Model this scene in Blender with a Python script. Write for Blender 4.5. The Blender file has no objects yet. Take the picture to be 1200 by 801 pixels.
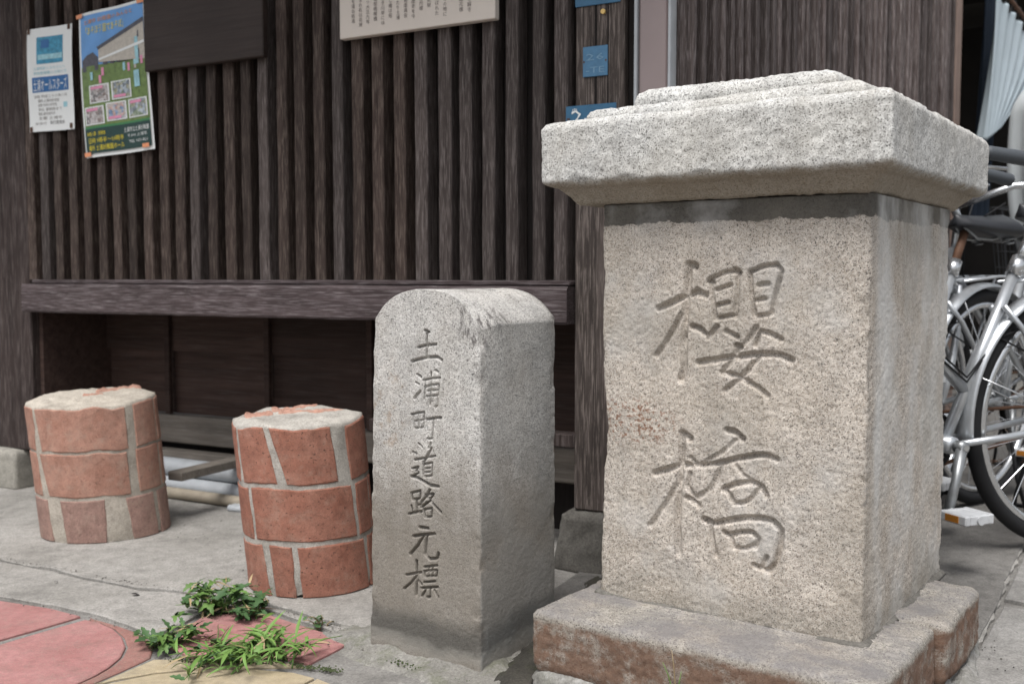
import bpy, bmesh, math, random
import numpy as np
from mathutils import Vector, Matrix
random.seed(7); np.random.seed(7)
SC = bpy.context.scene
C = SC.collection

# ------------------------------------------------------------------ camera, world, sun, exposure
CAM_H = 0.72; FPX = 1200.0; TH = math.atan(75.5 / FPX)
cam = bpy.data.cameras.new('camera'); cam_o = bpy.data.objects.new('camera', cam); C.objects.link(cam_o)
cam_o.location = (0, 0, CAM_H); cam_o.rotation_euler = (math.pi/2 - TH, 0, 0)
cam.sensor_width = 36; cam.lens = 36; cam.clip_start = 0.02; cam.clip_end = 300
cam.dof.use_dof = True; cam.dof.focus_distance = 1.80; cam.dof.aperture_fstop = 5.0
SC.camera = cam_o
SUN_EL = math.radians(66); SUN_AZ = math.radians(198)      # azimuth measured from +Y clockwise: behind the camera, to the left
w = bpy.data.worlds.new('World'); SC.world = w; w.use_nodes = True
nt = w.node_tree; nt.nodes.clear()
sky = nt.nodes.new('ShaderNodeTexSky'); sky.sky_type = 'NISHITA'; sky.sun_disc = False
sky.sun_elevation = SUN_EL; sky.sun_rotation = SUN_AZ; sky.dust_density = 4.0; sky.air_density = 1.0; sky.ozone_density = 1.0
hs = nt.nodes.new('ShaderNodeHueSaturation'); hs.inputs['Saturation'].default_value = 0.28
bg = nt.nodes.new('ShaderNodeBackground'); bg.inputs['Strength'].default_value = 0.076
wo = nt.nodes.new('ShaderNodeOutputWorld')
nt.links.new(sky.outputs[0], hs.inputs['Color']); nt.links.new(hs.outputs[0], bg.inputs['Color']); nt.links.new(bg.outputs[0], wo.inputs['Surface'])
sun = bpy.data.lights.new('sun', 'SUN'); sun.energy = 1.5; sun.angle = math.radians(28); sun.color = (1.0, 0.985, 0.97)
sun_o = bpy.data.objects.new('sun', sun); C.objects.link(sun_o)
sd = Vector((math.sin(SUN_AZ)*math.cos(SUN_EL), math.cos(SUN_AZ)*math.cos(SUN_EL), math.sin(SUN_EL)))
sun_o.rotation_euler = sd.to_track_quat('Z', 'Y').to_euler()
SC.view_settings.view_transform = 'Standard'; SC.view_settings.look = 'None'
SC.view_settings.exposure = 1.22; SC.view_settings.gamma = 1.0
SC.render.engine = 'CYCLES'

# ------------------------------------------------------------------ helpers
def ray(px, py):
    a = (px-600)/FPX; b = -(py-400.5)/FPX
    return Vector((a, math.cos(TH)+b*math.sin(TH), -math.sin(TH)+b*math.cos(TH)))
CAMV = Vector((0, 0, CAM_H))
def G(px, py, z=0.0):
    r = ray(px, py); t = (z-CAM_H)/r.z; return CAMV + r*t
class Frame:
    """a vertical plane frame: x along, y inward, z up"""
    def __init__(s, o, ang): s.o = Vector((o[0], o[1], 0)); s.a = ang; s.m = Matrix.Translation(s.o) @ Matrix.Rotation(ang, 4, 'Z'); s.i = s.m.inverted()
    def px(s, px, py, y=0.0):
        o = s.i @ CAMV; d = (s.i.to_3x3() @ ray(px, py)); t = (y-o.y)/d.y; p = o + d*t; return p.x, p.z
    def w(s, x, y, z): return s.m @ Vector((x, y, z))

def tag(o, label=None, cat=None, group=None, kind=None):
    if label: o['label'] = label
    if cat: o['category'] = cat
    if group: o['group'] = group
    if kind: o['kind'] = kind
    return o
def empty(name, mat=None, **k):
    o = bpy.data.objects.new(name, None); C.objects.link(o); o.empty_display_size = 0.05
    if mat is not None: o.matrix_world = mat
    return tag(o, **k)
def link(name, me, parent=None, mat=None, m=None):
    o = bpy.data.objects.new(name, me); C.objects.link(o)
    if mat is not None and len(me.materials) == 0: me.materials.append(mat)
    if parent is not None: o.parent = parent
    if m is not None: o.matrix_local = m
    return o
def mesh(name, V, F, smooth=False):
    me = bpy.data.meshes.new(name); me.from_pydata([tuple(v) for v in V], [], [tuple(f) for f in F]); me.validate()
    if smooth: me.shade_smooth()
    me.update(); return me
class MB:
    def __init__(s): s.V = []; s.F = []
    def add(s, V, F):
        n = len(s.V); s.V += [Vector(v) for v in V]; s.F += [tuple(i+n for i in f) for f in F]; return s
    def box(s, x0, x1, y0, y1, z0, z1, m=None, c=0.0):
        if c <= 0:
            V = [Vector((x, y, z)) for z in (z0, z1) for y in (y0, y1) for x in (x0, x1)]
            F = [(0,2,3,1),(4,5,7,6),(0,1,5,4),(2,6,7,3),(0,4,6,2),(1,3,7,5)]
        else:
            bm = bmesh.new(); bmesh.ops.create_cube(bm, size=1)
            for v in bm.verts: v.co = Vector(((x0+x1)/2+v.co.x*(x1-x0), (y0+y1)/2+v.co.y*(y1-y0), (z0+z1)/2+v.co.z*(z1-z0)))
            bmesh.ops.bevel(bm, geom=bm.edges[:], offset=c, segments=1, affect='EDGES')
            bm.verts.index_update(); V = [v.co.copy() for v in bm.verts]; F = [[v.index for v in f.verts] for f in bm.faces]; bm.free()
        if m is not None: V = [m @ v for v in V]
        return s.add(V, F)
    def tube(s, pts, r, n=10, closed=False, cap=True):
        pts = [Vector(p) for p in pts]; N = len(pts); rr = r if isinstance(r, (list, tuple)) else [r]*N
        prev = None; V = []
        for i, p in enumerate(pts):
            if closed: t = pts[(i+1) % N]-pts[i-1]
            else: t = pts[min(i+1, N-1)]-pts[max(i-1, 0)]
            t.normalize()
            if prev is None:
                u = Vector((0, 0, 1)).cross(t)
                if u.length < 0.2: u = Vector((0, 1, 0)).cross(t)
            else: u = prev - t*prev.dot(t)
            u.normalize(); v = t.cross(u); prev = u
            V += [p + (u*math.cos(2*math.pi*k/n)+v*math.sin(2*math.pi*k/n))*rr[i] for k in range(n)]
        F = []
        for i in range(N if closed else N-1):
            j = (i+1) % N
            for k in range(n): F.append((i*n+k, i*n+(k+1) % n, j*n+(k+1) % n, j*n+k))
        if cap and not closed: F.append(tuple(range(n-1, -1, -1))); F.append(tuple((N-1)*n+k for k in range(n)))
        return s.add(V, F)
    def build(s, name, mat, parent=None, smooth=False, m=None):
        me = mesh(name, s.V, s.F, smooth); return link(name, me, parent, mat, m)

def vnoise(P, seed=0):
    P = np.asarray(P, float); I = np.floor(P).astype(np.int64); f = P-I; f = f*f*(3-2*f)
    def h(a, b, c):
        n = (a*374761393 + b*668265263 + c*2147483647 + seed*144269) & 0xffffffff
        n = ((n ^ (n >> 13))*1274126177) & 0xffffffff; n = (n ^ (n >> 16)) & 0xffff
        return n/65535.0
    r = 0
    for dx in (0, 1):
        for dy in (0, 1):
            for dz in (0, 1):
                wgt = (f[:,0] if dx else 1-f[:,0])*(f[:,1] if dy else 1-f[:,1])*(f[:,2] if dz else 1-f[:,2])
                r = r + wgt*h(I[:,0]+dx, I[:,1]+dy, I[:,2]+dz)
    return r*2-1
def fbm(P, scale, seed=0, octs=4, gain=0.5):
    P = np.asarray(P, float)*scale; a = 1; r = 0; t = 0
    for k in range(octs): r = r + a*vnoise(P*2**k + 17.3*k, seed+k); t += a; a *= gain
    return r/t

# ------------------------------------------------------------------ materials
class NT:
    def __init__(s, name, rough=0.8, spec=0.3):
        s.m = bpy.data.materials.new(name); s.m.use_nodes = True; s.t = s.m.node_tree; s.b = s.t.nodes['Principled BSDF']
        s.b.inputs['Roughness'].default_value = rough; s.b.inputs['Specular IOR Level'].default_value = spec
        s.co = s.n('ShaderNodeTexCoord').outputs['Object']
    def n(s, typ, **k):
        nd = s.t.nodes.new(typ)
        for a, v in k.items(): setattr(nd, a, v)
        return nd
    def l(s, a, b): s.t.links.new(a, b)
    def geo(s): return s.n('ShaderNodeNewGeometry').outputs['Position']
    def mapping(s, scale, co=None, loc=None):
        mp = s.n('ShaderNodeMapping'); mp.inputs['Scale'].default_value = scale
        if loc: mp.inputs['Location'].default_value = loc
        s.l(co or s.co, mp.inputs['Vector']); return mp.outputs[0]
    def rnd_co(s):
        oi = s.n('ShaderNodeObjectInfo'); mu = s.n('ShaderNodeVectorMath', operation='SCALE'); cb = s.n('ShaderNodeCombineXYZ')
        for k in range(3): s.l(oi.outputs['Random'], cb.inputs[k])
        s.l(cb.outputs[0], mu.inputs[0]); mu.inputs['Scale'].default_value = 37.0
        ad = s.n('ShaderNodeVectorMath', operation='ADD'); s.l(s.co, ad.inputs[0]); s.l(mu.outputs[0], ad.inputs[1]); s.rand = oi.outputs['Random']
        return ad.outputs[0]
    def noise(s, scale, detail=6, rough=0.6, co=None, dist=0.0):
        nd = s.n('ShaderNodeTexNoise'); nd.inputs['Scale'].default_value = scale; nd.inputs['Detail'].default_value = detail
        nd.inputs['Roughness'].default_value = rough; nd.inputs['Distortion'].default_value = dist
        s.l(co or s.co, nd.inputs['Vector']); return nd.outputs['Fac']
    def voro(s, scale, co=None, out='Color', feature='F1'):
        nd = s.n('ShaderNodeTexVoronoi', feature=feature); nd.inputs['Scale'].default_value = scale; s.l(co or s.co, nd.inputs['Vector'])
        if out == 'Color':
            sp = s.n('ShaderNodeSeparateColor'); s.l(nd.outputs['Color'], sp.inputs[0]); return sp.outputs[0], sp.outputs[1]
        return nd.outputs[out]
    def ramp(s, fac, stops, interp='LINEAR'):
        r = s.n('ShaderNodeValToRGB'); r.color_ramp.interpolation = interp
        e = r.color_ramp.elements
        while len(e) < len(stops): e.new(0.5)
        for i, (p, c) in enumerate(stops):
            e[i].position = p; e[i].color = (c, c, c, 1) if isinstance(c, (int, float)) else (*c, 1)
        s.l(fac, r.inputs[0]); return r.outputs[0]
    def mix(s, fac, a, b, mode='MIX'):
        m = s.n('ShaderNodeMix', data_type='RGBA', blend_type=mode)
        for v, i in ((fac, 0), (a, 6), (b, 7)):
            if isinstance(v, (int, float)): m.inputs[i].default_value = v if i == 0 else (v, v, v, 1)
            elif isinstance(v, tuple): m.inputs[i].default_value = (*v, 1)
            else: s.l(v, m.inputs[i])
        return m.outputs[2]
    def math(s, op, a, b=0.0, clamp=False):
        m = s.n('ShaderNodeMath', operation=op, use_clamp=clamp)
        for i, v in enumerate((a, b)):
            if isinstance(v, (int, float)): m.inputs[i].default_value = v
            else: s.l(v, m.inputs[i])
        return m.outputs[0]
    def sep(s, co=None):
        x = s.n('ShaderNodeSeparateXYZ'); s.l(co or s.co, x.inputs[0]); return x.outputs
    def mrange(s, v, a, b, c=0.0, d=1.0):
        m = s.n('ShaderNodeMapRange'); m.interpolation_type = 'SMOOTHSTEP'
        s.l(v, m.inputs[0])
        for i, x in enumerate((a, b, c, d)): m.inputs[i+1].default_value = x
        return m.outputs[0]
    def bump(s, h, dist=0.002, strength=1.0):
        b = s.n('ShaderNodeBump'); b.inputs['Distance'].default_value = dist; b.inputs['Strength'].default_value = strength
        s.l(h, b.inputs['Height']); s.l(b.outputs[0], s.b.inputs['Normal'])
    def color(s, c):
        if isinstance(c, tuple): s.b.inputs['Base Color'].default_value = (*c, 1)
        else: s.l(c, s.b.inputs['Base Color'])
        return s.m

def plain(name, col, rough=0.6, metal=0.0, spec=0.4, var=0.12, scale=40):
    t = NT(name, rough, spec); t.b.inputs['Metallic'].default_value = metal
    nz = t.noise(scale, 5); c = t.mix(t.math('MULTIPLY', nz, 1.0), tuple(x*(1-var*1.5) for x in col), tuple(min(1, x*(1+var*1.2)) for x in col))
    return t.color(c)

def granite(name, light, mid, dark, grain=520, extra=None, stain=0.25, stain_col=(0.2, 0.17, 0.13)):
    t = NT(name, 0.85, 0.25)
    wob = t.noise(900, 2); 
    a, b = t.voro(grain); a2, b2 = t.voro(grain*0.55)
    base = t.ramp(a, [(0.0, dark), (0.065, dark), (0.11, mid), (0.27, mid), (0.42, light), (0.8, tuple(min(1, x*1.22) for x in light)), (1.0, light)])
    spots = t.ramp(a2, [(0.0, 0.0), (0.80, 0.0), (0.9, 1.0), (1.0, 1.0)])
    base = t.mix(t.math('MULTIPLY', spots, 0.5), base, tuple(x*0.95 for x in mid))
    fine = t.noise(1100, 3, 0.75); base = t.mix(0.72, base, t.ramp(fine, [(0.32, 0.22), (0.5, 0.95), (0.68, 1.25)]), 'MULTIPLY'); vein = t.ramp(t.noise(16, 5, 0.7), [(0.35, 0.75), (0.65, 1.12)]); base = t.mix(0.8, base, vein, 'MULTIPLY')
    big = t.ramp(t.noise(7, 6, 0.65), [(0.42, 0.0), (0.70, 1.0)])
    base = t.mix(t.math('MULTIPLY', big, stain), base, stain_col, 'MIX')
    sk = t.ramp(t.noise(1.0, 5, 0.65, t.mapping((38, 38, 2.2))), [(0.50, 0.0), (0.70, 1.0)]); base = t.mix(t.math('MULTIPLY', sk, 0.22), base, (0.20, 0.185, 0.16))
    lc = t.math('MULTIPLY', t.ramp(t.noise(48, 4, 0.7), [(0.63, 0.0), (0.68, 1.0)]), t.ramp(t.noise(6, 3), [(0.45, 0.0), (0.6, 1.0)])); base = t.mix(t.math('MULTIPLY', lc, 0.5), base, (0.16, 0.15, 0.13))
    if extra: base = extra(t, base)
    h = t.math('ADD', t.math('MULTIPLY', fine, 0.5), t.math('MULTIPLY', a, 0.5))
    t.bump(t.math('ADD', h, t.math('MULTIPLY', t.noise(300, 3, 0.6), 0.5)), 0.0017, 0.8)
    return t.color(base)

def shaft_extra(t, base):
    x, y, z = t.sep(); nz = t.noise(14, 5); nz2 = t.noise(60, 4)
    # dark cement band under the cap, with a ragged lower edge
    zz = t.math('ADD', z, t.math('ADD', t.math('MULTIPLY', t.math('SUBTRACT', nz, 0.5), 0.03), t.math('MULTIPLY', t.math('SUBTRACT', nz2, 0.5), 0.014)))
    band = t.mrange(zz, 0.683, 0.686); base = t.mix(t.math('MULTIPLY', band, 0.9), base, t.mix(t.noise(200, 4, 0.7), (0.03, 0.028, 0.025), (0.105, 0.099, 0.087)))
    # run-off streaks down the side face
    st = t.ramp(t.noise(1.0, 5, 0.7, t.mapping((55, 55, 3.0))), [(0.52, 0.0), (0.68, 1.0)])
    side = t.mrange(y, 0.02, 0.06)
    top = t.mrange(z, 0.50, 0.72)
    base = t.mix(t.math('MULTIPLY', t.math('MULTIPLY', st, side), t.math('MULTIPLY', top, 0.6)), base, (0.14, 0.13, 0.115))
    # pale lime bloom on the side face and along the corner
    bl = t.ramp(t.noise(9, 5, 0.6, t.mapping((1, 1, 0.45))), [(0.38, 0.0), (0.62, 1.0)])
    base = t.mix(t.math('MULTIPLY', t.math('MULTIPLY', bl, side), 0.7), base, (0.62, 0.62, 0.605))
    blf = t.ramp(t.noise(5.5, 5, 0.6, t.mapping((1, 1, 1), loc=(3.1, 0, 1.7))), [(0.52, 0.0), (0.68, 1.0)])
    base = t.mix(t.math('MULTIPLY', blf, 0.5), base, (0.56, 0.55, 0.535))
    # rust specks near the second character's upper left
    def patch(cx, cz, rx, rz):
        dx = t.math('DIVIDE', t.math('SUBTRACT', x, cx), rx); dz = t.math('DIVIDE', t.math('SUBTRACT', z, cz), rz)
        return t.mrange(t.math('ADD', t.math('MULTIPLY', dx, dx), t.math('MULTIPLY', dz, dz)), 1.0, 0.15)
    rs = t.ramp(t.noise(130, 4, 0.7), [(0.53, 0.0), (0.58, 1.0)])
    base = t.mix(t.math('MULTIPLY', t.math('MULTIPLY', rs, patch(0.070, 0.33, 0.11, 0.055)), 0.8), base, (0.19, 0.075, 0.035))
    # soil dirt at the foot
    ft = t.mrange(t.math('ADD', z, t.math('MULTIPLY', nz, 0.10)), 0.125, 0.05)
    base = t.mix(t.math('MULTIPLY', ft, 0.42), base, (0.20, 0.185, 0.15))
    gr = t.ramp(t.noise(4.0, 4, 0.6, t.mapping((1, 1, 1), loc=(9.1, 2, 4.4))), [(0.5, 0.0), (0.68, 1.0)])
    base = t.mix(t.math('MULTIPLY', gr, 0.42), base, (0.26, 0.235, 0.195))
    return base
M = {}
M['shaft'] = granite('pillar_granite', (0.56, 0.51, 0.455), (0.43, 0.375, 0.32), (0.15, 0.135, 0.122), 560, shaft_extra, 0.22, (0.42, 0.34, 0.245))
def cap_extra(t, base):
    g = t.n('ShaderNodeNewGeometry'); nz = t.sep(g.outputs['True Normal'])[2]
    x, y, z = t.sep()
    tan = t.ramp(t.noise(6, 5, 0.6), [(0.42, 0.0), (0.62, 1.0)])
    base = t.mix(t.math('MULTIPLY', tan, 0.2), base, (0.46, 0.42, 0.35))
    lo = t.mrange(t.math('ADD', z, t.math('MULTIPLY', t.noise(40, 3), 0.02)), 0.055, 0.040)   # brown-stained underside moulding, painted darker still in place of its shade
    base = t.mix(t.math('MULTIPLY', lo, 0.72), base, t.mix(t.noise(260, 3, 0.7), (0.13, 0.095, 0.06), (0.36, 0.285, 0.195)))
    li = t.ramp(t.noise(26, 6, 0.7), [(0.60, 0.0), (0.72, 1.0)])
    return t.mix(t.math('MULTIPLY', li, 0.28), base, (0.20, 0.19, 0.165))
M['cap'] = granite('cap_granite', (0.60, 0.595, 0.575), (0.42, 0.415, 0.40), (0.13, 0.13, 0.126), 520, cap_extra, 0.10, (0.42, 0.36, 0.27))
def marker_extra(t, base):
    x, y, z = t.sep(); nz = t.noise(10, 5); nz2 = t.noise(90, 4)
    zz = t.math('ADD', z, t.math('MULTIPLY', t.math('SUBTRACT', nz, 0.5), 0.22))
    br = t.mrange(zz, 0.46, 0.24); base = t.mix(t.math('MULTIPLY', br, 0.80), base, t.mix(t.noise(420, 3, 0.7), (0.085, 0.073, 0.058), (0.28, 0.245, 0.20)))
    zc = t.math('ADD', z, t.math('MULTIPLY', t.math('SUBTRACT', nz, 0.5), 0.05))
    bd = t.math('MULTIPLY', t.mrange(zc, 0.105, 0.062), t.mrange(zc, 0.012, 0.045)); base = t.mix(t.math('MULTIPLY', bd, 0.72), base, t.mix(t.noise(300, 3, 0.7), (0.03, 0.03, 0.028), (0.10, 0.097, 0.09)))
    lm = t.math('MULTIPLY', t.mrange(zc, 0.050, 0.038), t.mrange(zc, 0.010, 0.022)); base = t.mix(t.math('MULTIPLY', lm, 0.35), base, (0.34, 0.325, 0.29))
    rs = t.math('MULTIPLY', t.ramp(t.noise(35, 5, 0.75), [(0.52, 0.0), (0.64, 1.0)]), t.math('MULTIPLY', t.mrange(z, 0.34, 0.42), t.mrange(z, 0.62, 0.50)))
    rs = t.math('MULTIPLY', rs, t.mrange(x, 0.12, 0.04)); base = t.mix(t.math('MULTIPLY', rs, 0.45), base, (0.30, 0.19, 0.10))
    # black algae running from the chipped corner and on the vault
    dx = t.math('DIVIDE', t.math('SUBTRACT', x, 0.245), 0.05); dz = t.math('DIVIDE', t.math('SUBTRACT', z, 0.635), 0.05); dy = t.math('DIVIDE', t.math('SUBTRACT', y, 0.03), 0.07)
    rr = t.math('ADD', t.math('ADD', t.math('MULTIPLY', dx, dx), t.math('MULTIPLY', dz, dz)), t.math('MULTIPLY', dy, dy))
    al = t.math('MULTIPLY', t.mrange(rr, 1.3, 0.2), t.ramp(t.noise(1.0, 4, 0.7, t.mapping((75, 75, 22))), [(0.50, 0.0), (0.60, 1.0)]))
    base = t.mix(t.math('MULTIPLY', al, 0.75), base, (0.045, 0.035, 0.035))
    sd_ = t.mrange(t.math('SUBTRACT', x, t.math('MULTIPLY', y, 0.001)), 0.2555, 0.2585)     # side face blended towards a cooler, darker grey
    base = t.mix(t.math('MULTIPLY', sd_, 0.28), base, (0.24, 0.26, 0.265))
    return base
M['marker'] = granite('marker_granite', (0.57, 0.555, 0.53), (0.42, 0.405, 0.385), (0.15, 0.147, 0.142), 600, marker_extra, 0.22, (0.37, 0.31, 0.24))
def plinth_extra(t, base):
    x, y, z = t.sep(); 
    fr = t.mrange(t.math('ADD', z, t.math('MULTIPLY', t.noise(25, 4), 0.03)), 0.114, 0.100)
    ru = t.math('MULTIPLY', t.ramp(t.noise(20, 6, 0.72), [(0.33, 0.0), (0.52, 1.0)]), fr)
    base = t.mix(t.math('MULTIPLY', ru, 0.86), base, t.mix(t.noise(90, 4), (0.075, 0.04, 0.026), (0.22, 0.12, 0.075)))
    dk = t.math('MULTIPLY', t.ramp(t.noise(9, 6, 0.68), [(0.36, 0.0), (0.58, 1.0)]), t.mrange(z, 0.096, 0.106))
    return t.mix(t.math('MULTIPLY', dk, 0.72), base, (0.155, 0.148, 0.152))
M['plinth'] = granite('plinth_stone', (0.37, 0.345, 0.305), (0.28, 0.255, 0.22), (0.12, 0.108, 0.098), 480, plinth_extra, 0.25, (0.30, 0.23, 0.17))

def concrete(name, a, b, moss=0.0, pale=0.0, grain=240):
    t = NT(name, 0.9, 0.2); p = t.geo()
    big = t.noise(3.0, 7, 0.62, p, 0.4); fine = t.noise(grain, 4, 0.7, p); md = t.noise(26, 6, 0.68, p)
    c = t.mix(t.ramp(big, [(0.35, 0.0), (0.65, 1.0)]), a, b)
    c = t.mix(0.8, c, t.ramp(fine, [(0.3, 0.5), (0.7, 1.2)]), 'MULTIPLY'); c = t.mix(t.math('MULTIPLY', t.ramp(t.noise(5.5, 7, 0.72, p, 1.0), [(0.52, 0.0), (0.66, 1.0)]), 0.35), c, tuple(x*0.45 for x in a))
    c = t.mix(0.5, c, t.ramp(md, [(0.32, 0.55), (0.6, 1.1)]), 'MULTIPLY')
    ag, _ = t.voro(170, p); c = t.mix(t.ramp(ag, [(0.0, 0.35), (0.12, 0.0), (0.9, 0.0), (1.0, 0.25)]), c, tuple(x*0.5 for x in a))
    if moss: 
        mm = t.ramp(t.noise(17, 6, 0.75, p), [(0.50, 0.0), (0.62, 1.0)]); c = t.mix(t.math('MULTIPLY', mm, moss), c, (0.075, 0.085, 0.035))
    if pale:
        pm = t.ramp(t.noise(30, 6, 0.75, p), [(0.48, 0.0), (0.6, 1.0)]); c = t.mix(t.math('MULTIPLY', pm, pale), c, (0.5, 0.5, 0.49))
    t.bump(t.math('ADD', t.math('MULTIPLY', fine, 0.4), md), 0.004, 0.7)
    return t.color(c)
M['ground'] = concrete('street_concrete', (0.19, 0.18, 0.165), (0.26, 0.25, 0.235))
M['apron'] = concrete('apron_concrete', (0.275, 0.262, 0.24), (0.37, 0.354, 0.33))
M['slab'] = concrete('slab_concrete', (0.24, 0.23, 0.215), (0.31, 0.30, 0.285))
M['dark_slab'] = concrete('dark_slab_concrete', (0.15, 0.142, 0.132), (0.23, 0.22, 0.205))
M['collar'] = concrete('collar_cement', (0.21, 0.20, 0.18), (0.30, 0.29, 0.265), 0.35)
M['footing'] = concrete('footing_cement', (0.19, 0.183, 0.165), (0.29, 0.28, 0.262), 0.18, 0.25, 150)
M['base_stone'] = concrete('base_stone', (0.30, 0.285, 0.25), (0.38, 0.36, 0.315))
M['dark_stone'] = concrete('foundation_stone', (0.10, 0.093, 0.083), (0.18, 0.17, 0.152))
M['soil'] = concrete('soil', (0.045, 0.042, 0.036), (0.09, 0.08, 0.065), 0.2)

def tile_mat(name, a, b, dirt=0.4):
    t = NT(name, 0.75, 0.3); p = t.geo()
    c = t.mix(t.ramp(t.noise(9, 6, 0.65, p), [(0.35, 0.0), (0.65, 1.0)]), a, b)
    gr = t.noise(700, 3, 0.8, p); c = t.mix(0.8, c, t.ramp(gr, [(0.3, 0.5), (0.7, 1.2)]), 'MULTIPLY'); c = t.mix(0.6, c, t.ramp(t.noise(55, 5, 0.7, p), [(0.3, 0.7), (0.65, 1.15)]), 'MULTIPLY')
    sp, _ = t.voro(420, p); c = t.mix(t.ramp(sp, [(0.0, 0.6), (0.08, 0.0), (0.92, 0.0), (1.0, 0.35)]), c, (0.3, 0.25, 0.2))
    d = t.ramp(t.noise(14, 7, 0.75, p), [(0.5, 0.0), (0.66, 1.0)]); c = t.mix(t.math('MULTIPLY', d, dirt), c, (0.17, 0.15, 0.125))
    t.bump(gr, 0.0015, 0.8); return t.color(c)
M['red_tile'] = tile_mat('red_tile', (0.37, 0.17, 0.16), (0.44, 0.22, 0.21), 0.35)
M['dark_red_tile'] = tile_mat('dull_red_tile', (0.29, 0.14, 0.12), (0.34, 0.175, 0.15), 0.5)
M['yellow_tile'] = tile_mat('yellow_tile', (0.42, 0.345, 0.225), (0.48, 0.405, 0.285), 0.45)

def brick_mat(name, a, b, mortar_smear=0.25, pits=0.8):
    t = NT(name, 0.85, 0.25); co = t.rnd_co()
    c = t.mix(t.ramp(t.noise(16, 6, 0.65, co), [(0.35, 0.0), (0.65, 1.0)]), a, b)
    c = t.mix(t.math('MULTIPLY', t.rand, 0.35), c, tuple(x*0.75 for x in a))
    g = t.noise(380, 4, 0.75, co); c = t.mix(0.7, c, t.ramp(g, [(0.3, 0.5), (0.7, 1.2)]), 'MULTIPLY'); c = t.mix(0.6, c, t.ramp(t.noise(45, 5, 0.7, co), [(0.3, 0.55), (0.65, 1.15)]), 'MULTIPLY')
    sm = t.ramp(t.noise(30, 6, 0.7, co), [(0.52, 0.0), (0.70, 1.0)]); c = t.mix(t.math('MULTIPLY', sm, mortar_smear), c, (0.40, 0.30, 0.24))
    pt = t.ramp(t.noise(150, 3, 0.65, t.mapping((1, 1, 1.6), co)), [(0.63, 0.0), (0.67, 1.0)]); c = t.mix(t.math('MULTIPLY', pt, pits), c, (0.05, 0.035, 0.03))
    t.bump(t.math('SUBTRACT', g, t.math('MULTIPLY', pt, 1.5)), 0.002, 0.7); return t.color(c)
M['brick'] = brick_mat('terracotta_brick', (0.34, 0.145, 0.10), (0.41, 0.20, 0.145), 0.35, 0.9)
M['pale_brick'] = brick_mat('dusty_terracotta_brick', (0.43, 0.225, 0.165), (0.50, 0.30, 0.23), 0.5, 0.35)
M['dirty_brick'] = brick_mat('grimy_brick', (0.34, 0.21, 0.175), (0.41, 0.265, 0.22), 0.5, 0.4)
M['mortar'] = concrete('mortar', (0.43, 0.385, 0.325), (0.54, 0.49, 0.42), 0, 0, 300)
M['grey_mortar'] = concrete('grey_mortar', (0.40, 0.375, 0.335), (0.52, 0.49, 0.445), 0, 0, 300)

def wood(name, a, b, axis=2, hi=0.5, hicol=(0.16, 0.145, 0.135), scale=26, rough=0.75, var=0.6):
    t = NT(name, rough, 0.25); co = t.rnd_co()
    sc = [scale*1.0]*3; sc[axis] = scale*0.045
    gr = t.noise(1.0*3, 8, 0.62, t.mapping(tuple(sc), co), 0.7); fi = t.noise(1.0*14, 5, 0.6, t.mapping(tuple(sc), co), 0.3)
    c = t.mix(t.ramp(gr, [(0.3, 0.0), (0.7, 1.0)]), a, b)
    c = t.mix(t.math('MULTIPLY', t.ramp(fi, [(0.50, 0.0), (0.64, 1.0)]), hi), c, hicol)
    c = t.mix(0.65, c, t.ramp(t.rand, [(0.0, 1.0-var*0.75), (1.0, 1.0+var*0.4)]), 'MULTIPLY')
    bl = t.noise(5, 5, 0.6, co); c = t.mix(0.5, c, t.ramp(bl, [(0.3, 0.65), (0.7, 1.2)]), 'MULTIPLY')
    t.bump(t.math('ADD', gr, t.math('MULTIPLY', fi, 0.6)), 0.002, 0.6); return t.color(c)
M['slat'] = wood('weathered_dark_slat', (0.020, 0.0125, 0.010), (0.062, 0.043, 0.036), 2, 0.75, (0.165, 0.130, 0.110), 30, 0.75, 0.8)
M['slat_grey'] = wood('weathered_grey_slat', (0.030, 0.022, 0.020), (0.082, 0.066, 0.061), 2, 0.75, (0.19, 0.164, 0.155), 30, 0.75, 0.7)
M['backing'] = wood('dark_backing_board', (0.008, 0.006, 0.005), (0.018, 0.013, 0.012), 2, 0.1, (0.05, 0.04, 0.04))
M['beam'] = wood('plum_grey_beam', (0.034, 0.024, 0.024), (0.088, 0.067, 0.068), 0, 0.7, (0.22, 0.192, 0.195), 22)
M['post'] = wood('plum_grey_post', (0.019, 0.0125, 0.011), (0.060, 0.043, 0.039), 2, 0.6, (0.16, 0.132, 0.125), 20)
M['old_post'] = wood('split_grey_post', (0.032, 0.025, 0.022), (0.12, 0.097, 0.087), 2, 0.75, (0.28, 0.235, 0.21), 24)
M['panel'] = wood('dark_brown_panel', (0.030, 0.017, 0.013), (0.072, 0.044, 0.036), 0, 0.3, (0.10, 0.08, 0.075), 14)
M['plank'] = wood('dusty_plank', (0.12, 0.105, 0.09), (0.20, 0.175, 0.15), 0, 0.4, (0.3, 0.28, 0.25), 14)
M['dark_board'] = wood('dark_board', (0.026, 0.018, 0.015), (0.046, 0.033, 0.029), 0, 0.2, (0.07, 0.056, 0.05), 9, 0.5)
M['side_slat'] = wood('side_wall_slat', (0.045, 0.032, 0.029), (0.13, 0.104, 0.098), 2, 0.75, (0.28, 0.245, 0.238), 30, 0.75, 0.9)
M['shed_post'] = wood('tan_post', (0.15, 0.105, 0.085), (0.25, 0.18, 0.15), 2, 0.3, (0.33, 0.27, 0.23))
M['shed_wall'] = plain('shed_wall', (0.10, 0.105, 0.10), 0.9, var=0.3, scale=3)
M['shed_dark'] = plain('shed_dark', (0.025, 0.022, 0.02), 0.9, var=0.4, scale=6)
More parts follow.
